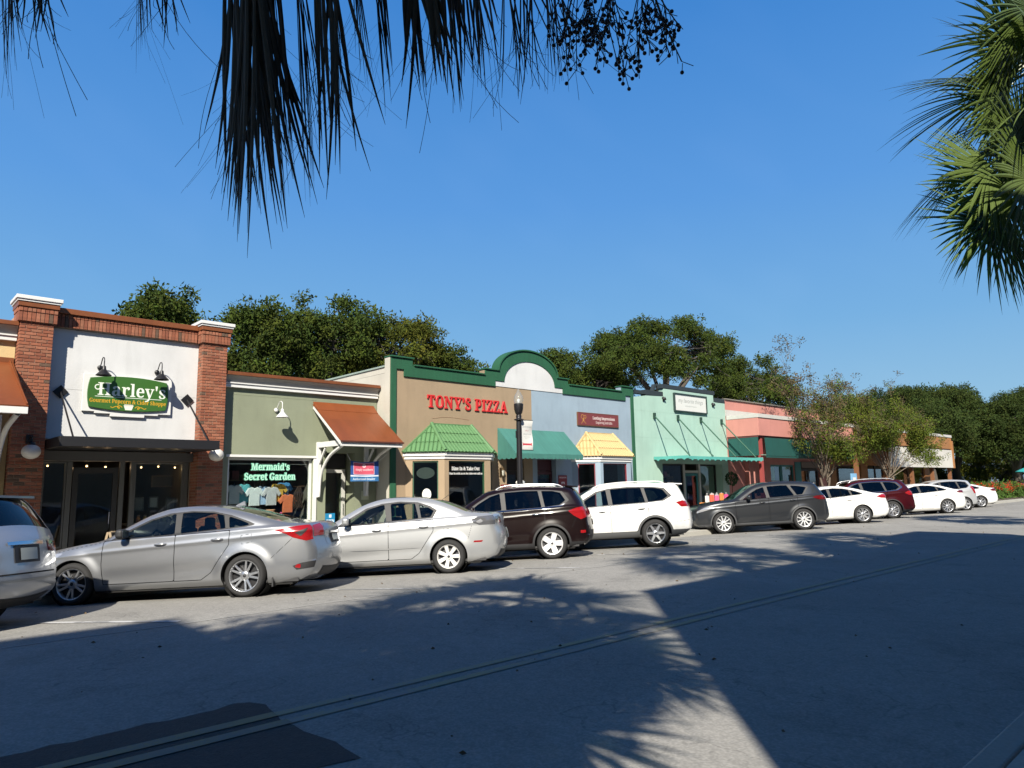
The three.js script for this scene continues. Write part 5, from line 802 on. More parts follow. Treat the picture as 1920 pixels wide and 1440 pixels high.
// silver sport utility car cut by the left edge of the view
makeCar('parked_car', 'pale silver SUV with rear wiper and black plate frame before the yellow shop', spec(SUV, {
  L: 4.77, W: 1.885, H: 1.685, fo: .93, wb: 2.74, wr: .36, ra: .4, sill: .24, cell: .026, paint: P5.silverSuv, sideGlass: rearGlass, rearGlass: C4.tint, spoiler: [4.1, 4.5, 1.61, .6], wiper: [4.66, 1.14], noseCrown: .13,
  tail: [[4.32, 1.0], [4.45, 1.06], [4.74, 1.05], [4.76, .86], [4.55, .86]], ends: [['tail_light', .88, 1.0, .62, .98, C4.red, 'r', .01], ['number_plate', .78, .92, -.2, .2, C4.plate, 'r', .022], ['plate_recess', .75, .95, -.3, .3, C4.trim, 'r', .008], ['chrome_bar', .955, .985, -.42, .42, K.chrome, 'r', .016], ['tailgate_seam', .63, 1.0, -.7, -.692, C4.well, 'r', .004], ['tailgate_seam', .63, 1.0, .692, .7, C4.well, 'r', .004], ['tailgate_seam', .63, .645, -.85, .85, C4.well, 'r', .004], ['rear_bumper_insert', .3, .42, -.8, .8, C4.trim, 'r', .008], ['bumper_crease', .56, .585, -.95, .95, K.steel, 'r', .01]],
  wheel: { rr: .247, spokes: 5, sw: .09 },
}), 0.2, 6.2);

// ---------------------------------------------------------------- things on the pavements and in the windows
{ // lamp post with a banner on the far pavement
  const o = thing('street_lamp', 'black lamp post with clear acorn globe and white banner outside the pizza restaurant', 'lamp post', [13.57, BASE, 2.7]);
  mesh('post', lathe([[.001, 0], [.19, 0], [.19, .08], [.15, .14], [.16, .3], [.12, .45], [.09, .62], [.085, .7], [.08, 1.8], [.075, 3.2], [.072, 3.4]], 18), K.iron, o);
  mesh('collar', lathe([[.07, 3.38], [.13, 3.4], [.14, 3.42], [.07, 3.44], [.08, 3.5], [.07, 3.54]], 18), K.iron, o);
  mesh('cup', lathe([[.06, 3.54], [.1, 3.6], [.125, 3.7], [.135, 3.84], [.12, 3.86], [.001, 3.85]], 18), K.iron, o);
  mesh('globe', lathe([[.1, 3.862], [.14, 3.95], [.135, 4.02], [.12, 4.05], [.122, 4.06], [.1, 4.1], [.098, 4.11], [.075, 4.15], [.06, 4.19], [.04, 4.2], [.035, 4.24], [.001, 4.29]], 18), phys(.86, .88, .88, { roughness: .06, transmission: .92, thickness: 0, ior: 1.5 }), o);
  mesh('lamp_core', lathe([[.001, 3.87], [.05, 3.87], [.045, 3.98], [.001, 4.0]], 12), M(.574, .574, .5412, .5), o);
  const w = .42, h = .82, t = printed(w, h, 520, (x) => { x.fillStyle = '#dcdcd8'; x.fillRect(0, 0, w, h); x.textAlign = 'center'; x.fillStyle = '#7f8a92'; x.fnt = 'italic .07px serif'; T(x, 'Downtown', w / 2, .2); x.fillStyle = '#b06a72'; x.fnt = 'bold .05px serif'; T(x, 'OPEN', w / 2, .3); x.fillStyle = '#8d969c'; x.fnt = 'italic .06px serif'; T(x, 'Shop Local', w / 2, .4, .36); x.fnt = '.03px sans-serif'; T(x, 'dining & shopping', w / 2, .47, .34); T(x, 'events & arts', w / 2, .52, .34); x.fillStyle = '#c23a48'; x.fillRect(.05, .64, .32, .05); x.beginPath(); x.moveTo(.03, .62); x.lineTo(.06, .62); x.lineTo(.06, .7); x.lineTo(.03, .7); x.lineTo(.045, .66); x.fill(); x.beginPath(); x.moveTo(.39, .62); x.lineTo(.36, .62); x.lineTo(.36, .7); x.lineTo(.39, .7); x.lineTo(.375, .66); x.fill(); });
  const g = new THREE.PlaneGeometry(w, h, 10, 16); g.translate(w / 2 + .1, 2.58 + h / 2, 0); const p = g.attributes.position; for (let i = 0; i < p.count; i++) { const u = (p.getX(i) - .1) / w, v = (p.getY(i) - 2.58) / h; p.setZ(i, .035 * Math.sin(v * 8) * u * u); p.setX(i, p.getX(i) - .02 * Math.sin(v * 9) * u); } g.computeVertexNormals();
  const b = mesh('banner', g, M(.72, .72, .72, .8, { map: t }), o); mesh('banner_arm', tube([V(.06, 3.41, 0), V(.54, 3.41, 0)], .012), K.iron, b); mesh('banner_arm', tube([V(.06, 2.575, 0), V(.54, 2.575, 0)], .012), K.iron, b);
  mesh('ladder_bracket', bx(-.11, -.06, 2.9, 3.1, -.03, .03, .01), K.iron, o);
}
{ // folding board outside the popcorn shop
  const o = thing('sandwich_board', 'wood framed black folding board on pavement before popcorn shop door', 'sign', [3.95, BASE, 1.0]), wd = M(.2624, .1968, .123, .7);
  for (const k of [-1, 1]) { mesh('leaf', [bar(V(-.25, 0, k * .22), V(-.25, 1.0, k * .02), .05, .03), bar(V(.25, 0, k * .22), V(.25, 1.0, k * .02), .05, .03), bar(V(-.22, .98, k * .024), V(.22, .98, k * .024), .04, .03), bar(V(-.22, .22, k * .178), V(.22, .22, k * .178), .04, .03)], wd, o); mesh('slate', plate([V(-.22, .24, k * .172), V(.22, .24, k * .172), V(.22, .96, k * .028), V(-.22, .96, k * .028)], .008), M(.015, .016, .018, .7), o); } o.rotation.y = 1.15; o.scale.setScalar(.82);
}
{ // open sign at the gift shop door
  const w = .27, h = .36, o = thing('open_sign', 'blue OPEN board standing by the gift shop door', 'sign', [9.36, BASE, -.1]); mesh('stand', [bx(-.012, .012, .0, .62, -.02, .0), bx(-.13, .13, 0, .02, -.12, .12)], K.steel, o);
  const t = printed(w, h, 500, (x) => { x.fillStyle = '#1f84b4'; x.fillRect(0, 0, w, h); x.fillStyle = '#eef6fa'; x.textAlign = 'center'; x.fnt = 'bold .1px sans-serif'; T(x, 'OPEN', w / 2, .23, .24); x.fillRect(.1, .03, .07, .08); }); mesh('board', bx(-w / 2, w / 2, .6, .6 + h, -.015, .005, .004), M(.0164, .1804, .3444, .5), o); mesh('print', sheet(w, h).translate(-w / 2, .6, .0075), M(.72, .72, .72, .5, { map: t }), o);
}
const shirtShape = (() => { const s = new THREE.Shape(); s.moveTo(-.17, 0); s.lineTo(.17, 0); s.lineTo(.165, .36); s.lineTo(.25, .27); s.lineTo(.32, .35); s.lineTo(.2, .53); s.lineTo(.08, .56); s.quadraticCurveTo(0, .5, -.08, .56); s.lineTo(-.2, .53); s.lineTo(-.32, .35); s.lineTo(-.25, .27); s.lineTo(-.165, .36); s.closePath(); return s; })();
{ // garments and toys in the gift shop window
  const shirts = [[7.15, 1.28, -.95, [.55, .57, .6], 'pale grey shirt hanging at brick pier end of gift shop window'], [7.42, 1.3, -1.0, [.1, .4, .48], 'teal shirt hanging in gift shop window'], [7.66, 1.22, -.92, [.66, .7, .76], 'white and blue shirt hanging in gift shop window'], [7.9, 1.24, -.97, [.38, .52, .78], 'light blue shirt hanging in gift shop window'], [8.1, 1.22, -.9, [.5, .5, .56], 'grey shirt hanging in gift shop window'], [8.32, 1.3, -.98, [.58, .36, .06], 'mustard yellow top hanging in gift shop window'], [8.5, 1.34, -1.05, [.06, .24, .55], 'bright blue top hanging in gift shop window'], [8.56, 1.02, -.92, [.62, .16, .07], 'orange red dress hanging in gift shop window']];
  for (const [x, y, z, c, lab] of shirts) { const o = thing('garment', lab, 'clothes', [x, y, z]); const g = slab(shirtShape, -.035, .035, .012), p = g.attributes.position; for (let i = 0; i < p.count; i++) p.setZ(i, p.getZ(i) + .015 * Math.sin(p.getX(i) * 22) * (1 - p.getY(i))); g.computeVertexNormals(); mesh('cloth', g, M(...c, .9, { map: mottle, bumpMap: roughBump, bumpScale: .01 }), o); mesh('hanger', tube([V(-.15, .5, 0), V(0, .57, 0), V(0, .63, 0), V(.02, 2.28 - y - .5, 0)], .006, 8, 5), K.steel, o); o.scale.set(.8, .85, 1); }
  const rt = rng(12); const toys = [[8.0, .62, -.85, [.6, .42, .05], 'yellow plush toy on gift shop window shelf'], [8.28, .6, -.86, [.62, .12, .3], 'pink plush toy on gift shop window shelf'], [8.46, .6, -.9, [.55, .22, .3], 'rose striped cushion on gift shop window shelf'], [7.6, .6, -.9, [.03, .03, .035], 'black handbag on gift shop window shelf'], [8.14, .82, -1.0, [.66, .34, .2], 'peach sun hat on gift shop window shelf']];
  for (const [x, y, z, c, lab] of toys) { const o = thing('window_goods', lab, /toy/.test(lab) ? 'toy' : lab.split(' ')[1] === 'handbag' ? 'bag' : /hat/.test(lab) ? 'hat' : 'cushion', [x, y, z]); const m = M(...c, .9, { bumpMap: roughBump, bumpScale: .02 }); const b = new THREE.IcosahedronGeometry(.15, 3), p = b.attributes.position; for (let i = 0; i < p.count; i++) { const k = 1 + .3 * (vnoise(p.getX(i) * 14 + 9, p.getY(i) * 14 + 9, 64, 3) - .5); p.setXYZ(i, p.getX(i) * k, p.getY(i) * k, p.getZ(i) * k); } b.computeVertexNormals(); b.translate(0, .14, 0); mesh('body', b, m, o); if (!/hat|cushion|bag/.test(lab)) { mesh('head', new THREE.SphereGeometry(.09, 14, 10).translate(0, .33, .03), m, o); for (const k of [-1, 1]) mesh('ear', new THREE.SphereGeometry(.035, 8, 6).translate(k * .07, .41, .03), m, o); } else mesh('trim', new THREE.TorusGeometry(.1, .02, 6, 20).rotateX(PI / 2).translate(0, .28, 0), m, o); }
  const sh = thing('display_shelf', 'low white shelf along gift shop window', 'shelf', [8.0, BASE, -1.0]); mesh('shelf', bx(-1.05, 1.05, .5, .54, -.2, .2), K.trimWhite, sh); for (const k of [-1, 1]) mesh('leg', bx(k * .98 - .03, k * .98 + .03, 0, .498, -.15, .15), K.trimWhite, sh);
  const wv = thing('wall_hanging', 'dark woven wall hanging at entrance end of gift shop window', 'wall hanging', [8.86, 1.1, -.9]), rw = rng(8), gs = []; for (let i = 0; i < 22; i++) gs.push(tube([V((rw() - .5) * .1, .6, (rw() - .5) * .05), V((rw() - .5) * .3, .35, (rw() - .5) * .06), V((rw() - .5) * .34, .1 * rw(), (rw() - .5) * .06)], .014, 8, 5)); mesh('strands', gs, M(.0328, .0164, .0123, .9), wv); mesh('rod', tube([V(-.16, .6, 0), V(.16, .6, 0)], .012), K.wood, wv);
}
{ // display by the mint shop: table of bright goods, potted plant
  const o = thing('display_table', 'orange draped sale table outside the mint green shop', 'table', [25.6, BASE, 1.4]); mesh('cloth', bx(-.75, .75, 0, .82, -.3, .3, .03), M(.5084, .1886, .041, .85, { bumpMap: roughBump, bumpScale: .02 }), o);
  const cols = [[.62, .6, .58], [.6, .1, .05], [.5, .42, .4], [.58, .1, .24], [.3, .3, .34], [.62, .2, .05], [.6, .58, .55], [.55, .06, .2]], labs = ['white', 'red', 'beige', 'pink', 'grey', 'orange', 'cream', 'crimson'];
  cols.forEach((c, i) => { const b = thing('gift_bag', labs[i] + ' gift bag standing on the orange sale table', 'bag', [25.6 - .62 + i * .18, BASE + .822, 1.4 + (i % 2) * .1]); mesh('bag', bx(-.075, .075, 0, .26 + .04 * (i % 3), -.05, .05, .006), M(...c, .7), b); mesh('handle', tube([V(-.04, .26, 0), V(-.03, .36, 0), V(.03, .36, 0), V(.04, .26, 0)], .006, 8, 5), K.trimWhite, b); });
  const p = thing('potted_plant', 'round shrub in a terracotta pot by the mint shop pier', 'plant', [28.55, BASE, .45]); mesh('pot', lathe([[.001, 0], [.16, 0], [.22, .4], [.25, .42], [.25, .48], [.2, .48], [.19, .42], [.001, .42]], 20), M(.328, .1066, .0492, .85), p); mesh('stem', tube([V(0, .4, 0), V(.01, 1.5, 0)], .02), K.wood, p);
  const g = [], r = rng(4); for (let i = 0; i < 320; i++) { const a = r() * 2 * PI, b = Math.acos(2 * r() - 1), q = .22 + .05 * r(), c = V(Math.sin(b) * Math.cos(a) * q, 1.75 + Math.cos(b) * q * 1.1, Math.sin(b) * Math.sin(a) * q), l = new THREE.PlaneGeometry(.05, .08); l.rotateX(r() * 3); l.rotateY(r() * 6); l.translate(c.x, c.y, c.z); g.push(l); } mesh('foliage', g, M(.0287, .0697, .0246, .8), p).userData.kind = 'stuff';
  const s = thing('stone_planter', 'grey urn beside the mint shop window', 'planter', [24.3, BASE, .4]); mesh('urn', lathe([[.001, 0], [.16, 0], [.12, .15], [.08, .25], [.2, .5], [.26, .8], [.24, .95], [.2, .93], [.001, .9]], 18), M(.0984, .0984, .0902, .9), s); const g2 = []; for (let i = 0; i < 120; i++) { const l = new THREE.PlaneGeometry(.05, .3); l.translate(0, .15, 0); l.rotateX((r() - .5) * 1.4); l.rotateY(r() * 6); l.translate((r() - .5) * .3, .88, (r() - .5) * .3); g2.push(l); } mesh('foliage', g2, M(.0492, .082, .0328, .8), s).userData.kind = 'stuff';
}
{ // restaurant entrance: chef figure, menu board, red wall sign, bistro chair
  const f = thing('chef_statue', 'small black and white chef statue by the restaurant door', 'statue', [15.72, BASE, .45]), wm = M(.615, .615, .5986, .5);
  mesh('body', lathe([[.001, .0], [.2, .0], [.2, .06], [.12, .08], [.13, .5], [.19, .9], [.2, 1.15], [.14, 1.32], [.06, 1.38], [.001, 1.39]], 18), M(.0246, .0246, .0262, .5), f); mesh('apron', lathe([[.135, .5], [.195, .9], [.205, 1.15], [.145, 1.32]], 14).rotateY(.3), wm, f); mesh('head', new THREE.SphereGeometry(.105, 18, 14).translate(0, 1.47, 0), M(.369, .2296, .164, .6), f); mesh('hat', lathe([[.1, 1.53], [.105, 1.6], [.15, 1.66], [.15, 1.72], [.08, 1.77], [.001, 1.78]], 18), wm, f); for (const k of [-1, 1]) mesh('arm', tube([V(k * .18, 1.25, 0), V(k * .26, 1.0, .05), V(k * .16, .9, .18)], .045, 10, 8), wm, f);
  const m = thing('menu_board', 'slanted dark red menu board beside the restaurant bay', 'sign', [15.2, BASE, .5]); mesh('post', tube([V(0, 0, 0), V(0, 1.35, 0)], .025), M(.041, .0164, .0123), m); mesh('board', plate([V(-.25, 1.3, .12), V(.25, 1.3, .12), V(.25, 1.62, -.14), V(-.25, 1.62, -.14)], .03), M(.1312, .0164, .0164, .5), m);
  const w = .42, h = .55, s = thing('wall_sign', 'red notice with white emblem on pale blue pier', 'sign', [17.95, 1.4, .003]), t = printed(w, h, 400, (x) => { x.fillStyle = '#8e2a30'; x.fillRect(0, 0, w, h); x.fillStyle = '#eadcd8'; x.fnt = 'bold .07px sans-serif'; x.textAlign = 'center'; T(x, 'ENGRAVING', w / 2, .1, .36); x.beginPath(); x.moveTo(.13, .3); x.lineTo(.13, .22); x.lineTo(.29, .22); x.lineTo(.29, .3); x.lineTo(.24, .3); x.lineTo(.24, .26); x.lineTo(.18, .26); x.lineTo(.18, .3); x.fill(); x.fillRect(.08, .42, .26, .06); }); mesh('panel', bx(0, w, 0, h, 0, .02, .004), M(.205, .0246, .0328), s); mesh('print', sheet(w, h).translate(0, 0, .0225), M(.72, .72, .72, .5, { map: t }), s);
  const r = rng(3); for (const [x, z, lab] of [[19.6, 1.7, 'white ironwork bistro chair in front of the pale blue bay'], [20.4, 1.9, 'white ironwork bistro chair nearer the green trim']]) { const c = thing('bistro_chair', lab, 'chair', [x, BASE, z]); mesh('seat', lathe([[.001, .45], [.19, .45], [.2, .465], [.19, .48], [.001, .48]], 20), wm, c); for (let k = 0; k < 4; k++) { const a = k * PI / 2 + .8; mesh('leg', tube([V(.15 * Math.cos(a), .45, .15 * Math.sin(a)), V(.2 * Math.cos(a), 0, .2 * Math.sin(a))], .011, 1, 6), wm, c); } mesh('backrest', [tube([V(-.17, .46, -.12), V(-.17, .8, -.18), V(0, .95, -.2), V(.17, .8, -.18), V(.17, .46, -.12)], .012, 20, 6), tube([V(-.08, .5, -.15), V(-.06, .75, -.185), V(0, .9, -.2)], .008, 10, 5), tube([V(.08, .5, -.15), V(.06, .75, -.185), V(0, .9, -.2)], .008, 10, 5)], wm, c); }
}
{ // along the orange shop: blue board, round table umbrella closed, bins
  const o = thing('pavement_sign', 'light blue upright board in front of the orange shop', 'sign', [38.8, BASE, 1.6]); mesh('panel', bx(-.35, .35, .9, 1.95, -.03, .03, .01), M(.164, .3444, .5412, .5), o); mesh('print', [bx(-.2, .2, 1.5, 1.75, .0315, .034), bx(-.1, .1, 1.2, 1.42, .0315, .034)], K.trimWhite, o); for (const k of [-1, 1]) mesh('leg', bx(k * .3 - .02, k * .3 + .02, 0, .898, -.02, .02), K.steel, o);
  const u = thing('patio_umbrella', 'turquoise patio umbrella beyond the flower bed', 'umbrella', [75.5, BASE, 2.2]); mesh('pole', tube([V(0, 0, 0), V(0, 2.6, 0)], .03), K.trimWhite, u); mesh('canopy', lathe([[.001, 2.65], [.5, 2.5], [1.3, 2.15], [1.3, 2.05], [1.28, 2.12], [.5, 2.45]], 8), M(.0328, .328, .3608, .7), u);
}

for (const [x, z, lab] of [[12.9, -1.3, 'bare wooden table inside the restaurant bay'], [14.0, -2.0, 'wooden table deeper inside the restaurant'], [19.9, -1.4, 'display table inside the engraving shop bay'], [25.0, -2.0, 'display table inside the mint shop'], [41.5, -2.0, 'display table inside the orange shop']]) { const t = thing('shop_table', lab, 'table', [x, BASE + .02, z]); mesh('table_top', bx(-.45, .45, .72, .76, -.35, .35, .01), M(.2, .11, .06, .5), t); for (const [a, b] of [[-1, -1], [-1, 1], [1, -1], [1, 1]]) mesh('leg', bx(a * .38 - .03, a * .38 + .03, 0, .718, b * .28 - .03, b * .28 + .03), M(.15, .08, .045, .6), t); }
for (const [x, z, lab] of [[8.0, -3.1, 'shelf unit at the back of the gift shop'], [20.5, -3.6, 'shelf unit inside the engraving shop'], [27.6, -2.6, 'shelf unit inside the mint shop'], [34.0, -2.2, 'shelf unit inside the salmon shop']]) { const t = thing('shelf_unit', lab, 'shelf', [x, BASE + .02, z]), r = rng(Math.round(x * 10)); for (const k of [-.7, .66]) mesh('side', bx(k, k + .04, 0, 1.9, -.18, .18), M(.3, .24, .17, .7), t); for (let i = 0; i < 5; i++) { mesh('shelf', bx(-.658, .658, .08 + i * .44, .11 + i * .44, -.18, .18), M(.3, .24, .17, .7), t); for (let j = 0; j < 5; j++) mesh('goods', bx(-.6 + j * .25, -.42 + j * .25 + .04 * r(), .112 + i * .44, .25 + i * .44 + .16 * r(), -.12, .1, .01), M(.1 + .4 * r(), .1 + .35 * r(), .1 + .35 * r(), .6), t); } }
// ---------------------------------------------------------------- trees
function taper(pts, r0, r1, seg = 10, rs = 7) { const c = new THREE.CatmullRomCurve3(pts), g = new THREE.TubeGeometry(c, seg, 1, rs), p = g.attributes.position; for (let i = 0; i <= seg; i++) { const q = c.getPointAt(i / seg), r = lerp(r0, r1, i / seg); for (let k = 0; k <= rs; k++) { const j = i * (rs + 1) + k; p.setXYZ(j, q.x + (p.getX(j) - q.x) * r, q.y + (p.getY(j) - q.y) * r, q.z + (p.getZ(j) - q.z) * r); } } return g; }
function clump(seed, n, R, len, wid) { // a tuft of small leaves
  const r = rng(seed), P = [], N = []; for (let i = 0; i < n; i++) {
    const c = V(r() - .5, r() - .5, r() - .5).normalize().multiplyScalar(R * Math.cbrt(r())), d = V(r() - .5, r() * .8 - .3, r() - .5).normalize(), s = d.clone().cross(V(r() - .5, r() - .5, r() - .5)).normalize(), l = len * (.7 + .6 * r()), w = wid * (.7 + .6 * r()), up = s.clone().cross(d).multiplyScalar(w * .25);
    const a = c.clone(), b = c.clone().addScaledVector(d, l * .5).addScaledVector(s, w / 2).add(up), e = c.clone().addScaledVector(d, l), f = c.clone().addScaledVector(d, l * .5).addScaledVector(s, -w / 2).add(up);
    for (const q of [a, b, e, a, e, f]) P.push(q.x, q.y, q.z);
  } const g = new THREE.BufferGeometry(); g.setAttribute('position', new THREE.Float32BufferAttribute(P, 3)); g.setAttribute('uv', new THREE.Float32BufferAttribute(new Float32Array(P.length / 3 * 2), 2)); g.computeVertexNormals(); return g;
}
const oakClump = clump(11, 22, .30, .17, .085), oakClump2 = clump(12, 20, .36, .19, .095), myrtleClump = clump(13, 18, .24, .10, .045);
const leafMat = phys(1, 1, 1, { roughness: .9, transmission: .18, thickness: 0, specularIntensity: .25 }), bark = M(.0697, .059, .0492, .95, { bumpMap: roughBump, bumpScale: .03 }), barkPale = M(.123, .0984, .0738, .9, { bumpMap: roughBump, bumpScale: .01 });
function foliage(host, name, geo, places, col, seed) {
  const r = rng(seed), m = new THREE.InstancedMesh(geo, leafMat, places.length), q = new THREE.Quaternion(), e = new THREE.Euler(), M4 = new THREE.Matrix4(), c = new THREE.Color();
  places.forEach((p, i) => { e.set(r() * 6, r() * 6, r() * 6); q.setFromEuler(e); const s = .75 + .6 * r(); M4.compose(p, q, V(s, s, s)); m.setMatrixAt(i, M4); const k = .75 + .5 * r(), w = r(); c.setRGB(col[0] * k * (1 + .35 * w * w), col[1] * k, col[2] * k * (1 - .25 * w)); m.setColorAt(i, c); });
  m.name = name; m.castShadow = m.receiveShadow = true; m.userData.kind = 'stuff'; host.add(m); return m;
}
function oak(label, x, z, top, rx, ry, seed, o = {}) {
  const r = rng(seed), t = thing('oak_tree', label, 'tree', [x, o.base ?? BASE, z], 'large trees beyond the shops'), cy = top - ry, rz = o.rz ?? rx * .8, nB = o.clusters ?? Math.round(16 + rx * 9), limbs = [], places = [[], []];
  const h0 = Math.max(1.6, cy - ry * 1.0); mesh('trunk', taper([V(0, -.1, 0), V(.1, h0 * .5, .05), V(-.05, h0, 0)], Math.min(.46, .13 * rx + .12), Math.min(.36, .1 * rx + .06), 8, 9), bark, t);
  const main = []; for (let i = 0; i < 7; i++) { const a = i / 7 * 2 * PI + r(), tip = V(Math.cos(a) * rx * .62, cy + ry * (.1 + .5 * r()), Math.sin(a) * rz * .62), mid = V(tip.x * .45, lerp(h0, tip.y, .45) + (r() - .3) * .6, tip.z * .45); limbs.push(taper([V(-.05, h0 - .15, 0), mid, tip], Math.min(.24, .07 * rx + .03), .05, 9)); main.push([mid, tip]); }
  for (let i = 0; i < nB; i++) {
    const a = r() * 2 * PI, el = Math.asin(clamp(-.55 + 1.5 * Math.pow(r(), .9), -1, 1)), k = .62 + .38 * Math.sqrt(r()), c = V(Math.cos(a) * Math.cos(el) * rx * k, cy + Math.sin(el) * ry * k, Math.sin(a) * Math.cos(el) * rz * k), bl = (o.blob ?? .85) * (.5 + .9 * r());
    const from = main[Math.floor(r() * 7)], mid = from[1].clone().lerp(c, .5).add(V((r() - .5) * .5, -.25, (r() - .5) * .5)); limbs.push(taper([from[1], mid, c], .05, .015, 5, 5));
    const n = Math.round((o.per ?? 40) * bl * bl); for (let j = 0; j < n; j++) { const d = V(r() - .5, (r() - .5) * .72, r() - .5).normalize().multiplyScalar(bl * Math.cbrt(r()) * (r() < .12 ? 1.3 : 1)); d.y *= .72; places[j % 2].push(c.clone().add(d)); }
  }
  mesh('limbs', limbs, bark, t); foliage(t, 'crown', oakClump, places[0], o.col ?? [.042, .068, .010], seed + 1); foliage(t, 'crown', oakClump2, places[1], o.col ?? [.034, .058, .011], seed + 2); return t;
}
oak('oak treetop showing above the white popcorn shop panel', 8.9, -14, 9.75, 1.3, 1.5, 101, { blob: .6, clusters: 34 });
oak('oak nearest the brick pier in the mass behind sage shop', 14.7, -16, 10.6, 1.9, 2.4, 102);
oak('tallest oak of the mass behind the sage green shop', 18.0, -16.5, 12.0, 2.8, 3.2, 103);
oak('yellowish oak behind the green parapet step', 22.0, -16, 11.2, 3.1, 3.0, 104, { col: [.052, .068, .009] });
oak('low oak end touching the green parapet step', 25.6, -16.3, 9.5, 1.9, 2.2, 105);
oak('deep background oak filling the gap behind sage green shop', 24.5, -22, 10.2, 4.6, 3.2, 106, { clusters: 60 });
oak('slim oak top beside the round gable', 39.3, -20, 12.0, 1.7, 2.4, 107, { clusters: 24 });
oak('lower oak between the round gable and the great oak', 43.0, -19.5, 11.2, 3.0, 2.7, 108);
oak('great spreading oak with bare limbs behind the mint shop', 47.6, -16, 14.6, 7.6, 3.6, 109, { clusters: 92, rz: 5 });
oak('dense rounded oak behind the salmon shop', 61.2, -16, 13.0, 5.0, 3.6, 110, { clusters: 74 });
for (const [i, [x, z, top, rx, ry, lab]] of [[66, -9, 8.8, 4, 3.0, 'dark tree behind the leafy crape myrtle'], [76, -6, 10.6, 5, 4.0, 'tall dark tree beyond the orange shop end'], [78, .5, 8.6, 4.2, 3.2, 'dark tree standing behind the flower bed'], [89, 2.5, 10.6, 5.4, 4.4, 'broad dark tree past the flower bed by the road'], [68, -3.5, 7.6, 3.4, 2.6, 'low dark tree right behind the flower bed'], [84, -6, 10.8, 5, 4.2, 'dark tree between the flower bed trees'], [103, 9, 13, 6, 5, 'great dark tree at the end of the street'], [112, -4, 13, 7, 5, 'distant dark tree behind the flower bed trees'], [96, -16, 13, 7, 5, 'distant wide tree in the park'], [122, 14, 14, 7, 6, 'far tree across the end of the street']].entries()) oak(lab, x, z, top, rx, ry, 120 + i, { col: [.028, .048, .010], per: 34, clusters: Math.round(22 + rx * 9), blob: 1.25 });
for (const [i, [x, z, top, rx, lab]] of [[86, -12, 4.6, 5, 'low sunlit shrub mass behind the park trunks'], [97, -5, 5, 6, 'yellow green shrub mass beyond the flower bed'], [104, 3, 4.8, 6, 'sunlit hedge at the end of the street'], [112, 16, 6, 7, 'far hedge across the end of the street'], [74, -15, 5, 5, 'green shrub mass behind the orange shop end']].entries()) oak(lab, x, z, top, rx, top * .52, 170 + i, { col: [.08, .10, .014], per: 26, clusters: 52, blob: 1.3 });
function myrtle(label, x, z, h, spread, seed, dense) {
  const r = rng(seed), t = thing('crape_myrtle', label, 'tree', [x, BASE, z], 'street trees on the far pavement'), tw = [], low = [], pods = [];
  mesh('trunk', [0, 1, 2].map((i) => taper([V((i - 1) * .08, -.05, 0), V((i - 1) * .16, .8, (i - 1) * .06), V((i - 1) * .34, 1.75, (i % 2 - .5) * .3)], .075, .05, 8, 8)), barkPale, t);
  const tips = []; for (let i = 0; i < 26; i++) { const a = r() * 2 * PI, s = spread * (.25 + .75 * Math.sqrt(r())), y = lerp(2.4, h, Math.pow(r(), .75)), tip = V(Math.cos(a) * s * (.6 + .4 * (y / h)), y, Math.sin(a) * s * .55), st = V(((i % 3) - 1) * .34, 1.7, 0); const mid = st.clone().lerp(tip, .5).add(V(0, .25, 0)); tw.push(taper([st, mid, tip], .028, .007, 8, 5)); tips.push([mid, tip]); }
  for (let i = 0; i < 150; i++) { const [m, p] = tips[Math.floor(r() * tips.length)], s = m.clone().lerp(p, r()), e = s.clone().add(V((r() - .5) * 1.3, .25 + .6 * r(), (r() - .5) * 1.1)); tw.push(taper([s, s.clone().lerp(e, .5).add(V((r() - .5) * .2, .05, 0)), e], .009, .003, 4, 4)); tips.push([s, e]); }
  for (const [m, p] of tips) { const y = p.y / h, n = Math.round((dense ? 22 : 15) * (1.12 - y) * (y < (dense ? .68 : .55) ? 2.1 : dense ? 1.3 : .3)); for (let j = 0; j < n; j++) low.push(m.clone().lerp(p, .3 + .8 * r()).add(V((r() - .5) * .6, (r() - .5) * .5, (r() - .5) * .6))); for (let j = 0; j < 2; j++) pods.push(p.clone().add(V((r() - .5) * .25, (r() - .2) * .2, (r() - .5) * .25))); }
  mesh('twigs', tw, barkPale, t); foliage(t, 'crown', myrtleClump, low, [.075, .112, .016], seed + 5); foliage(t, 'seed_heads', myrtleClump, pods, [.085, .075, .045], seed + 6);
}
myrtle('crape myrtle with bare upper twigs before the salmon shop', 33.9, 2.3, 6.2, 3.0, 201, false);
myrtle('leafy crape myrtle before the orange shop', 42.0, 2.3, 6.2, 4.6, 202, true);
{ // flower bed and hedge at the end of the row
  const r = rng(71), t = thing('flower_bed', 'bed of red flowering shrubs at the end of the parking row', 'flower bed', [63, BASE, .9]), lv = [], fl = [];
  mesh('soil', bx(-7, 9, -.02, .1, -2.2, 2.1, .03), M(.0574, .041, .0287, .95), t);
  for (let i = 0; i < 900; i++) { const x = -6.8 + 15.6 * r(), z = -2 + 4 * r(), h = .35 + .75 * fbm(x / 20 + .5, z / 20 + .5, 30, 3, 8); lv.push(V(x, .1 + h * r(), z)); if (r() < .4) fl.push(V(x, .12 + h * (.75 + .4 * r()), z)); }
  foliage(t, 'leaves', oakClump2, lv, [.05, .10, .02], 72); foliage(t, 'flowers', myrtleClump, fl, [.42, .04, .02], 73);
  const g = new THREE.PlaneGeometry(70, 60); g.rotateX(-PI / 2); g.translate(93, .03, -28); struct('lawn', metric(g), M(.0902, .123, .0287, .95, { map: mottle }));
}

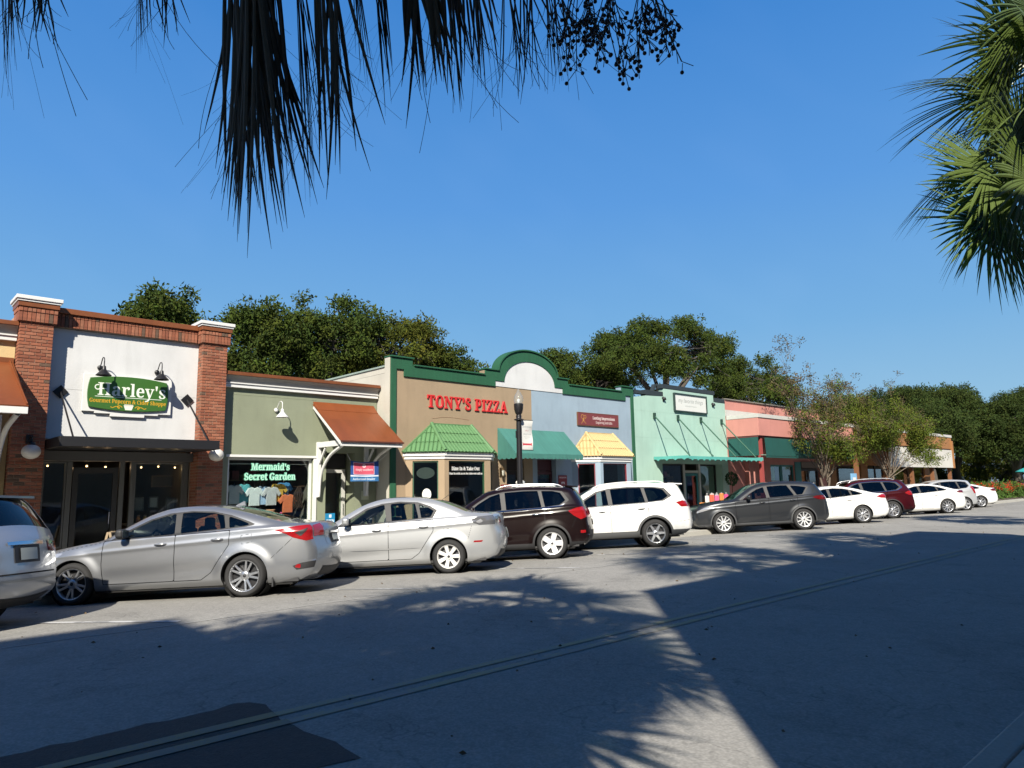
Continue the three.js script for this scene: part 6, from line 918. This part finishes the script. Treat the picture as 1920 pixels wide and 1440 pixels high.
{ // dry leaves blown about the road and gutter
  const r = rng(88), g = clump(31, 1, .001, .05, .022), pts = []; for (let i = 0; i < 260; i++) { const near = r() < .6, x = near ? -2 + 30 * r() : -5 + 60 * r(), z = near ? 6.2 + 9 * r() : 3.5 + 2.5 * r(); pts.push([x, z]); }
  const m = new THREE.InstancedMesh(g, M(1, 1, 1, .9), pts.length), q = new THREE.Quaternion(), e = new THREE.Euler(), M4 = new THREE.Matrix4(), c = new THREE.Color();
  pts.forEach(([x, z], i) => { e.set((r() - .5) * .4, r() * 6, (r() - .5) * .4); q.setFromEuler(e); const k = .5 + .8 * r(); M4.compose(V(x, GY(z) + .012, z), q, V(k, k, k)); m.setMatrixAt(i, M4); const d = .4 + .8 * r(); c.setRGB(.11 * d, .075 * d, .04 * d); m.setColorAt(i, c); });
  m.name = 'leaf_litter'; m.userData = { label: 'scattered dry leaves lying on the asphalt road', category: 'leaves', kind: 'stuff' }; m.castShadow = m.receiveShadow = true; scene.add(m);
}
// ---------------------------------------------------------------- palms on the near pavement
const PALM = { x: 13.4, y: 7.35, z: 15.44, fans: [[11.93, 8.23, 15.34, -0.974, -0.105, -0.199], [12.07, 7.82, 15.04, -0.948, -0.24, -0.208], [12.36, 7.29, 14.86, -0.923, -0.314, -0.223], [12.79, 7.14, 14.89, -0.831, -0.524, -0.188], [11.7, 5.97, 14.68, -0.943, -0.265, -0.201], [12.09, 5.84, 14.68, -0.871, -0.435, -0.228], [12.31, 5.47, 14.46, -0.748, -0.654, -0.114], [12.78, 5.51, 14.56, -0.658, -0.752, 0.047], [12.1, 5.88, 15.04, -0.758, -0.648, -0.077], [12.38, 7.85, 15.34, -0.982, 0.178, -0.059], [12.59, 6.61, 14.95, -0.897, -0.374, -0.236]] };
const frondGreen = phys(.082, .125, .02, { roughness: .45, transmission: .3, thickness: 0 }), frondDead = M(.06, .048, .034, .9), stalkMat = M(.082, .0902, .0287, .7);
function ribbon(P, w) { // pts and half widths -> flat strip with a shallow fold
  const o = []; for (let i = 0; i < P.length - 1; i++) { const A = P[i], B = P[i + 1]; const q = (k) => [k.p.clone().addScaledVector(k.s, -k.w), k.p.clone().addScaledVector(k.n, -k.w * .35), k.p.clone().addScaledVector(k.s, k.w)], a = q(A), b = q(B); for (let k = 0; k < 2; k++) o.push(a[k], a[k + 1], b[k + 1], a[k], b[k + 1], b[k]); }
  return o;
}
function frond(c, hast, axis, o) { // c crown point, hast where the blade starts, axis blade direction
  const r = rng(o.seed), out = [], e = axis.clone().normalize(), side = e.clone().cross(V(0, 1, 0)); if (side.length() < .1) side.set(1, 0, .3); side.normalize(); side.applyAxisAngle(e, o.twist ?? 0); const n = side.clone().cross(e);
  const nS = o.n ?? 34, sp = o.spread ?? 2.2; for (let i = 0; i < nS; i++) {
    const f = (i + .5) / nS * 2 - 1, a = f * sp + (r() - .5) * .06, L = o.len * (.62 + .38 * Math.cos(f * 1.3)) * (.85 + .3 * r()), d = e.clone().multiplyScalar(Math.cos(a)).addScaledVector(side, Math.sin(a)).addScaledVector(n, .12 * Math.abs(f)).normalize(), st = hast.clone().addScaledVector(e, .16 * Math.cos(a * .6)).addScaledVector(side, (o.jit ?? 0) * (r() - .5)), pts = [], w0 = (o.w ?? .026) * (.75 + .5 * r()), bend = (o.droop ?? .5) * (.6 + .8 * r()), sway = (r() - .5) * (o.sway ?? .15), K7 = 7;
    for (let k = 0; k <= K7; k++) { const t = k / K7, p = st.clone().addScaledVector(d, L * (t - .12 * bend * t * t)).add(V(0, -bend * L * Math.pow(t, 2.3) * .6, 0)).addScaledVector(side, sway * L * t * t); pts.push({ p, w: w0 * (t < .5 ? .55 + .9 * t : Math.pow(Math.max(0, 1 - t) * 2, .7)) + .0008, s: d.clone().cross(n).normalize(), n }); }
    out.push(...ribbon(pts));
    if (o.threads && r() < o.threads) { const p0 = pts[4].p, q = []; const dir = V((r() - .5) * 1.2, -.7 - .5 * r(), (r() - .5) * 1.2), tl = .14 + .28 * r(), bow = .22 * (r() - .5); for (let k = 0; k <= 7; k++) { const t = k / 7; q.push({ p: p0.clone().addScaledVector(dir, tl * t).addScaledVector(side, bow * t * t).add(V(0, .09 * t * t * Math.abs(bow) * 4, 0)), w: .0014, s: side, n }); } out.push(...ribbon(q)); }
  }
  const g = new THREE.BufferGeometry(); g.setAttribute('position', new THREE.Float32BufferAttribute(out.flatMap((p) => [p.x, p.y, p.z]), 3)); g.setAttribute('uv', new THREE.Float32BufferAttribute(new Float32Array(out.length * 2), 2)); g.computeVertexNormals();
  const stem = taper([c, c.clone().lerp(hast, .5).add(V(0, o.arch ?? .25, 0)), hast, hast.clone().addScaledVector(e, .2)], .022, .01, 10, 5); return join([g, stem]);
}
function palm(label, x, z, h, o = {}) {
  const t = thing('palm_tree', label, 'palm', [0, 0, 0]), r = rng(o.seed ?? 1), c = V(x, h, z), y0 = z > 15.8 ? .14 : 0;
  mesh('trunk', taper([V(x, y0 - .1, z), V(x + .04, h * .4, z - .02), V(x, h + .1, z)], .2, .15, 14, 12), bark, t);
  const boots = []; for (let i = 0; i < 46; i++) { const a = i * 2.4, y = h - .05 - i * .028, d = V(Math.cos(a), 0, Math.sin(a)); boots.push(bar(V(x, y - .1, z).addScaledVector(d, .14), V(x, y + .12, z).addScaledVector(d, .3), .07, .02)); } mesh('leaf_bases', boots, bark, t);
  const nL = o.live ?? 26; for (let i = 0; i < nL; i++) { const a = i * 2.399 + r() * .3, el = lerp(1.3, -.75, (i + .5) / nL) + (r() - .5) * .2, Lp = (o.stem ?? 1.25) * (.85 + .3 * r()), d = V(Math.cos(a) * Math.cos(el), Math.sin(el), Math.sin(a) * Math.cos(el)), hst = c.clone().addScaledVector(d, Lp).add(V(0, -.25 * Lp * Math.cos(el), 0)), ax = d.clone().add(V(0, -.45, 0)); if (o.skip && o.skip(a, el, hst)) continue; mesh('frond', frond(c, hst, ax, { seed: (o.seed ?? 1) * 50 + i, len: o.blade ?? 1.05, droop: .34, twist: (r() - .5) * .8, n: 34, w: o.w ?? .026 }), frondGreen, t); }
  for (const [i, [px, py, pz, dx, dy, dz]] of (o.fans ?? []).entries()) mesh('frond', frond(c, V(px, py, pz), V(dx, dy, dz), { seed: 900 + i, len: (o.blade ?? 1.05) * (.85 + .25 * r()), droop: .2, spread: 1.95, twist: PI / 2 + (r() - .5) * .9, n: 50, w: o.w ?? .026, arch: .3 }), frondGreen, t);
  for (const [i, [px, py, pz, len, spread, n, w, dead]] of (o.hang ?? []).entries()) { const hst = V(px, py, pz), ax = V((px - x) * .05 + .02, -1, (pz - z) * .05 + .02); mesh('dead_frond', frond(c, hst, ax, { seed: 700 + i, len, droop: .12, spread: spread * .5, n: n + 3, w: w * .82, twist: .6 + (r() - .5) * 1.2, sway: .32, threads: .9, arch: .5, jit: .16 }), frondDead, t); }
  return [t, c];
}
{
  const hang = [[0.93, 3.87, 14.46, 0.94, 0.3, 12, 0.0117], [0.9, 3.69, 14.62, 0.91, 0.34, 13, 0.013], [1.02, 4.04, 14.38, 1.02, 0.3, 14, 0.0143], [0.95, 3.9, 14.54, 1.06, 0.3, 14, 0.0143], [1.01, 3.81, 14.61, 0.91, 0.3, 12, 0.013], [1.12, 3.88, 14.58, 0.91, 0.34, 10, 0.0104], [1.11, 3.75, 14.82, 0.79, 0.3, 9, 0.0104], [1.26, 3.91, 14.58, 0.63, 0.4, 9, 0.0098], [1.25, 3.88, 14.78, 0.55, 0.32, 8, 0.0115], [1.35, 3.83, 14.79, 0.52, 0.3, 6, 0.0115], [1.4, 3.84, 14.98, 0.61, 0.3, 9, 0.0138], [1.55, 3.89, 14.99, 0.58, 0.34, 9, 0.0115], [1.57, 3.79, 15.12, 0.49, 0.4, 9, 0.0098], [1.88, 3.97, 15.03, 0.51, 0.55, 14, 0.004], [1.99, 3.96, 15.14, 0.49, 0.5, 14, 0.004], [0.66, 3.87, 14.16, 0.38, 0.5, 10, 0.0058], [0.72, 3.92, 14.2, 0.38, 0.5, 6, 0.0052], [0.26, 3.71, 14.03, 0.38, 0.5, 11, 0.0058], [0.36, 3.89, 13.88, 0.35, 0.6, 10, 0.0045]];
  const [t, c] = palm('cabbage palm with hanging dead fronds and dark berry stalks', -.35, 16.2, 5.3, { seed: 5, live: 24, hang, skip: (a, el, h) => el < .15 && h.x > -.2 && h.z < 16.6 });
  // fruit stalks with dark berries
  const r = rng(55), tw = [], be = new THREE.IcosahedronGeometry(.0085, 1), bs = []; for (const [ax, ay, az, n] of [[2.09, 3.78, 15.23, 14], [2.29, 3.78, 15.41, 14], [2.17, 3.8, 15.32, 9]]) { const a = V(ax, ay, az); tw.push(taper([c, c.clone().lerp(a, .5).add(V(0, .7, 0)), a], .016, .008, 12, 5)); for (let i = 0; i < n; i++) { const l = .28 + .22 * r() + (i === 0 && ax > 2.2 ? .16 : 0), e = a.clone().add(V((r() - .5) * .22, -l, (r() - .5) * .22)), m = a.clone().lerp(e, .5).add(V((r() - .5) * .06, 0, (r() - .5) * .06)); tw.push(tube([a, m, e], .0028, 6, 4)); for (let k = 0; k < 9; k++) { const p = m.clone().lerp(e, r() * 1.05), q = p.clone().add(V((r() - .5) * .09, -.02 - .05 * r(), (r() - .5) * .09)); tw.push(tube([p, q], .0018, 1, 3)); if (r() < .75) { const g = be.clone(); g.translate(q.x, q.y, q.z); bs.push(g); } } } }
  mesh('fruit_stalks', tw, frondDead, t); mesh('berries', bs, M(.015, .012, .016, .4), t).userData.kind = 'stuff';
  rebase(t, -.35, .14, 16.2);
}
{ const [t] = palm('green cabbage palm with broad stiff fans opposite the mint shop', PALM.x, PALM.z, PALM.y, { seed: 9, live: 26, stem: 1.25, blade: 1.45, w: .024, fans: PALM.fans }); rebase(t, PALM.x, .14, PALM.z); }
oak('unseen leafy tree between the tall buildings, placed to shade the road', -6.8, 20.8, 12.5, 2.4, 2.4, 150, { base: .14 });  // tree out of view, placed to thicken the shade on the road
{ const [t] = palm('unseen tall palm at the alley mouth shading the road', -1.8, 17.3, 8.4, { seed: 14, live: 30, stem: 1.5, blade: 1.25, w: .034 }); rebase(t, -1.8, .14, 17.3); const [u] = palm('unseen tallest palm before the tan building shading the road', 3.0, 18.7, 11.6, { seed: 17, live: 28, stem: 1.4, blade: 1.2, w: .034 }); rebase(u, 3.0, .14, 18.7); const [v] = palm('unseen palm opposite the salmon shop shading the road', 24.5, 16.4, 9.2, { seed: 19, live: 26, stem: 1.4, blade: 1.2, w: .034 }); rebase(v, 24.5, .14, 16.4); }  // palms out of view, set where their crowns shade the road
{ // out-of-view pole with a pennant, placed for its shadow on the road
  const o = thing('unseen_pole', 'tall unseen steel pole with a pennant casting its shadow on the road', 'lamp post', [-.2, .14, 16.25]); mesh('pole', taper([V(0, 0, 0), V(0, 5, 0), V(0, 9.9, 0)], .07, .045, 6, 10), K.steel, o); mesh('pennant', plate([V(0, 9.9, 0), V(-1.05, 9.2, .05), V(0, 9.3, 0)], .01), M(.246, .246, .2624, .8), o); mesh('cap', lathe([[.001, 9.98], [.06, 9.95], [.06, 9.9], [.001, 9.9]], 12), K.steel, o);
}
renderer.render(scene, camera);
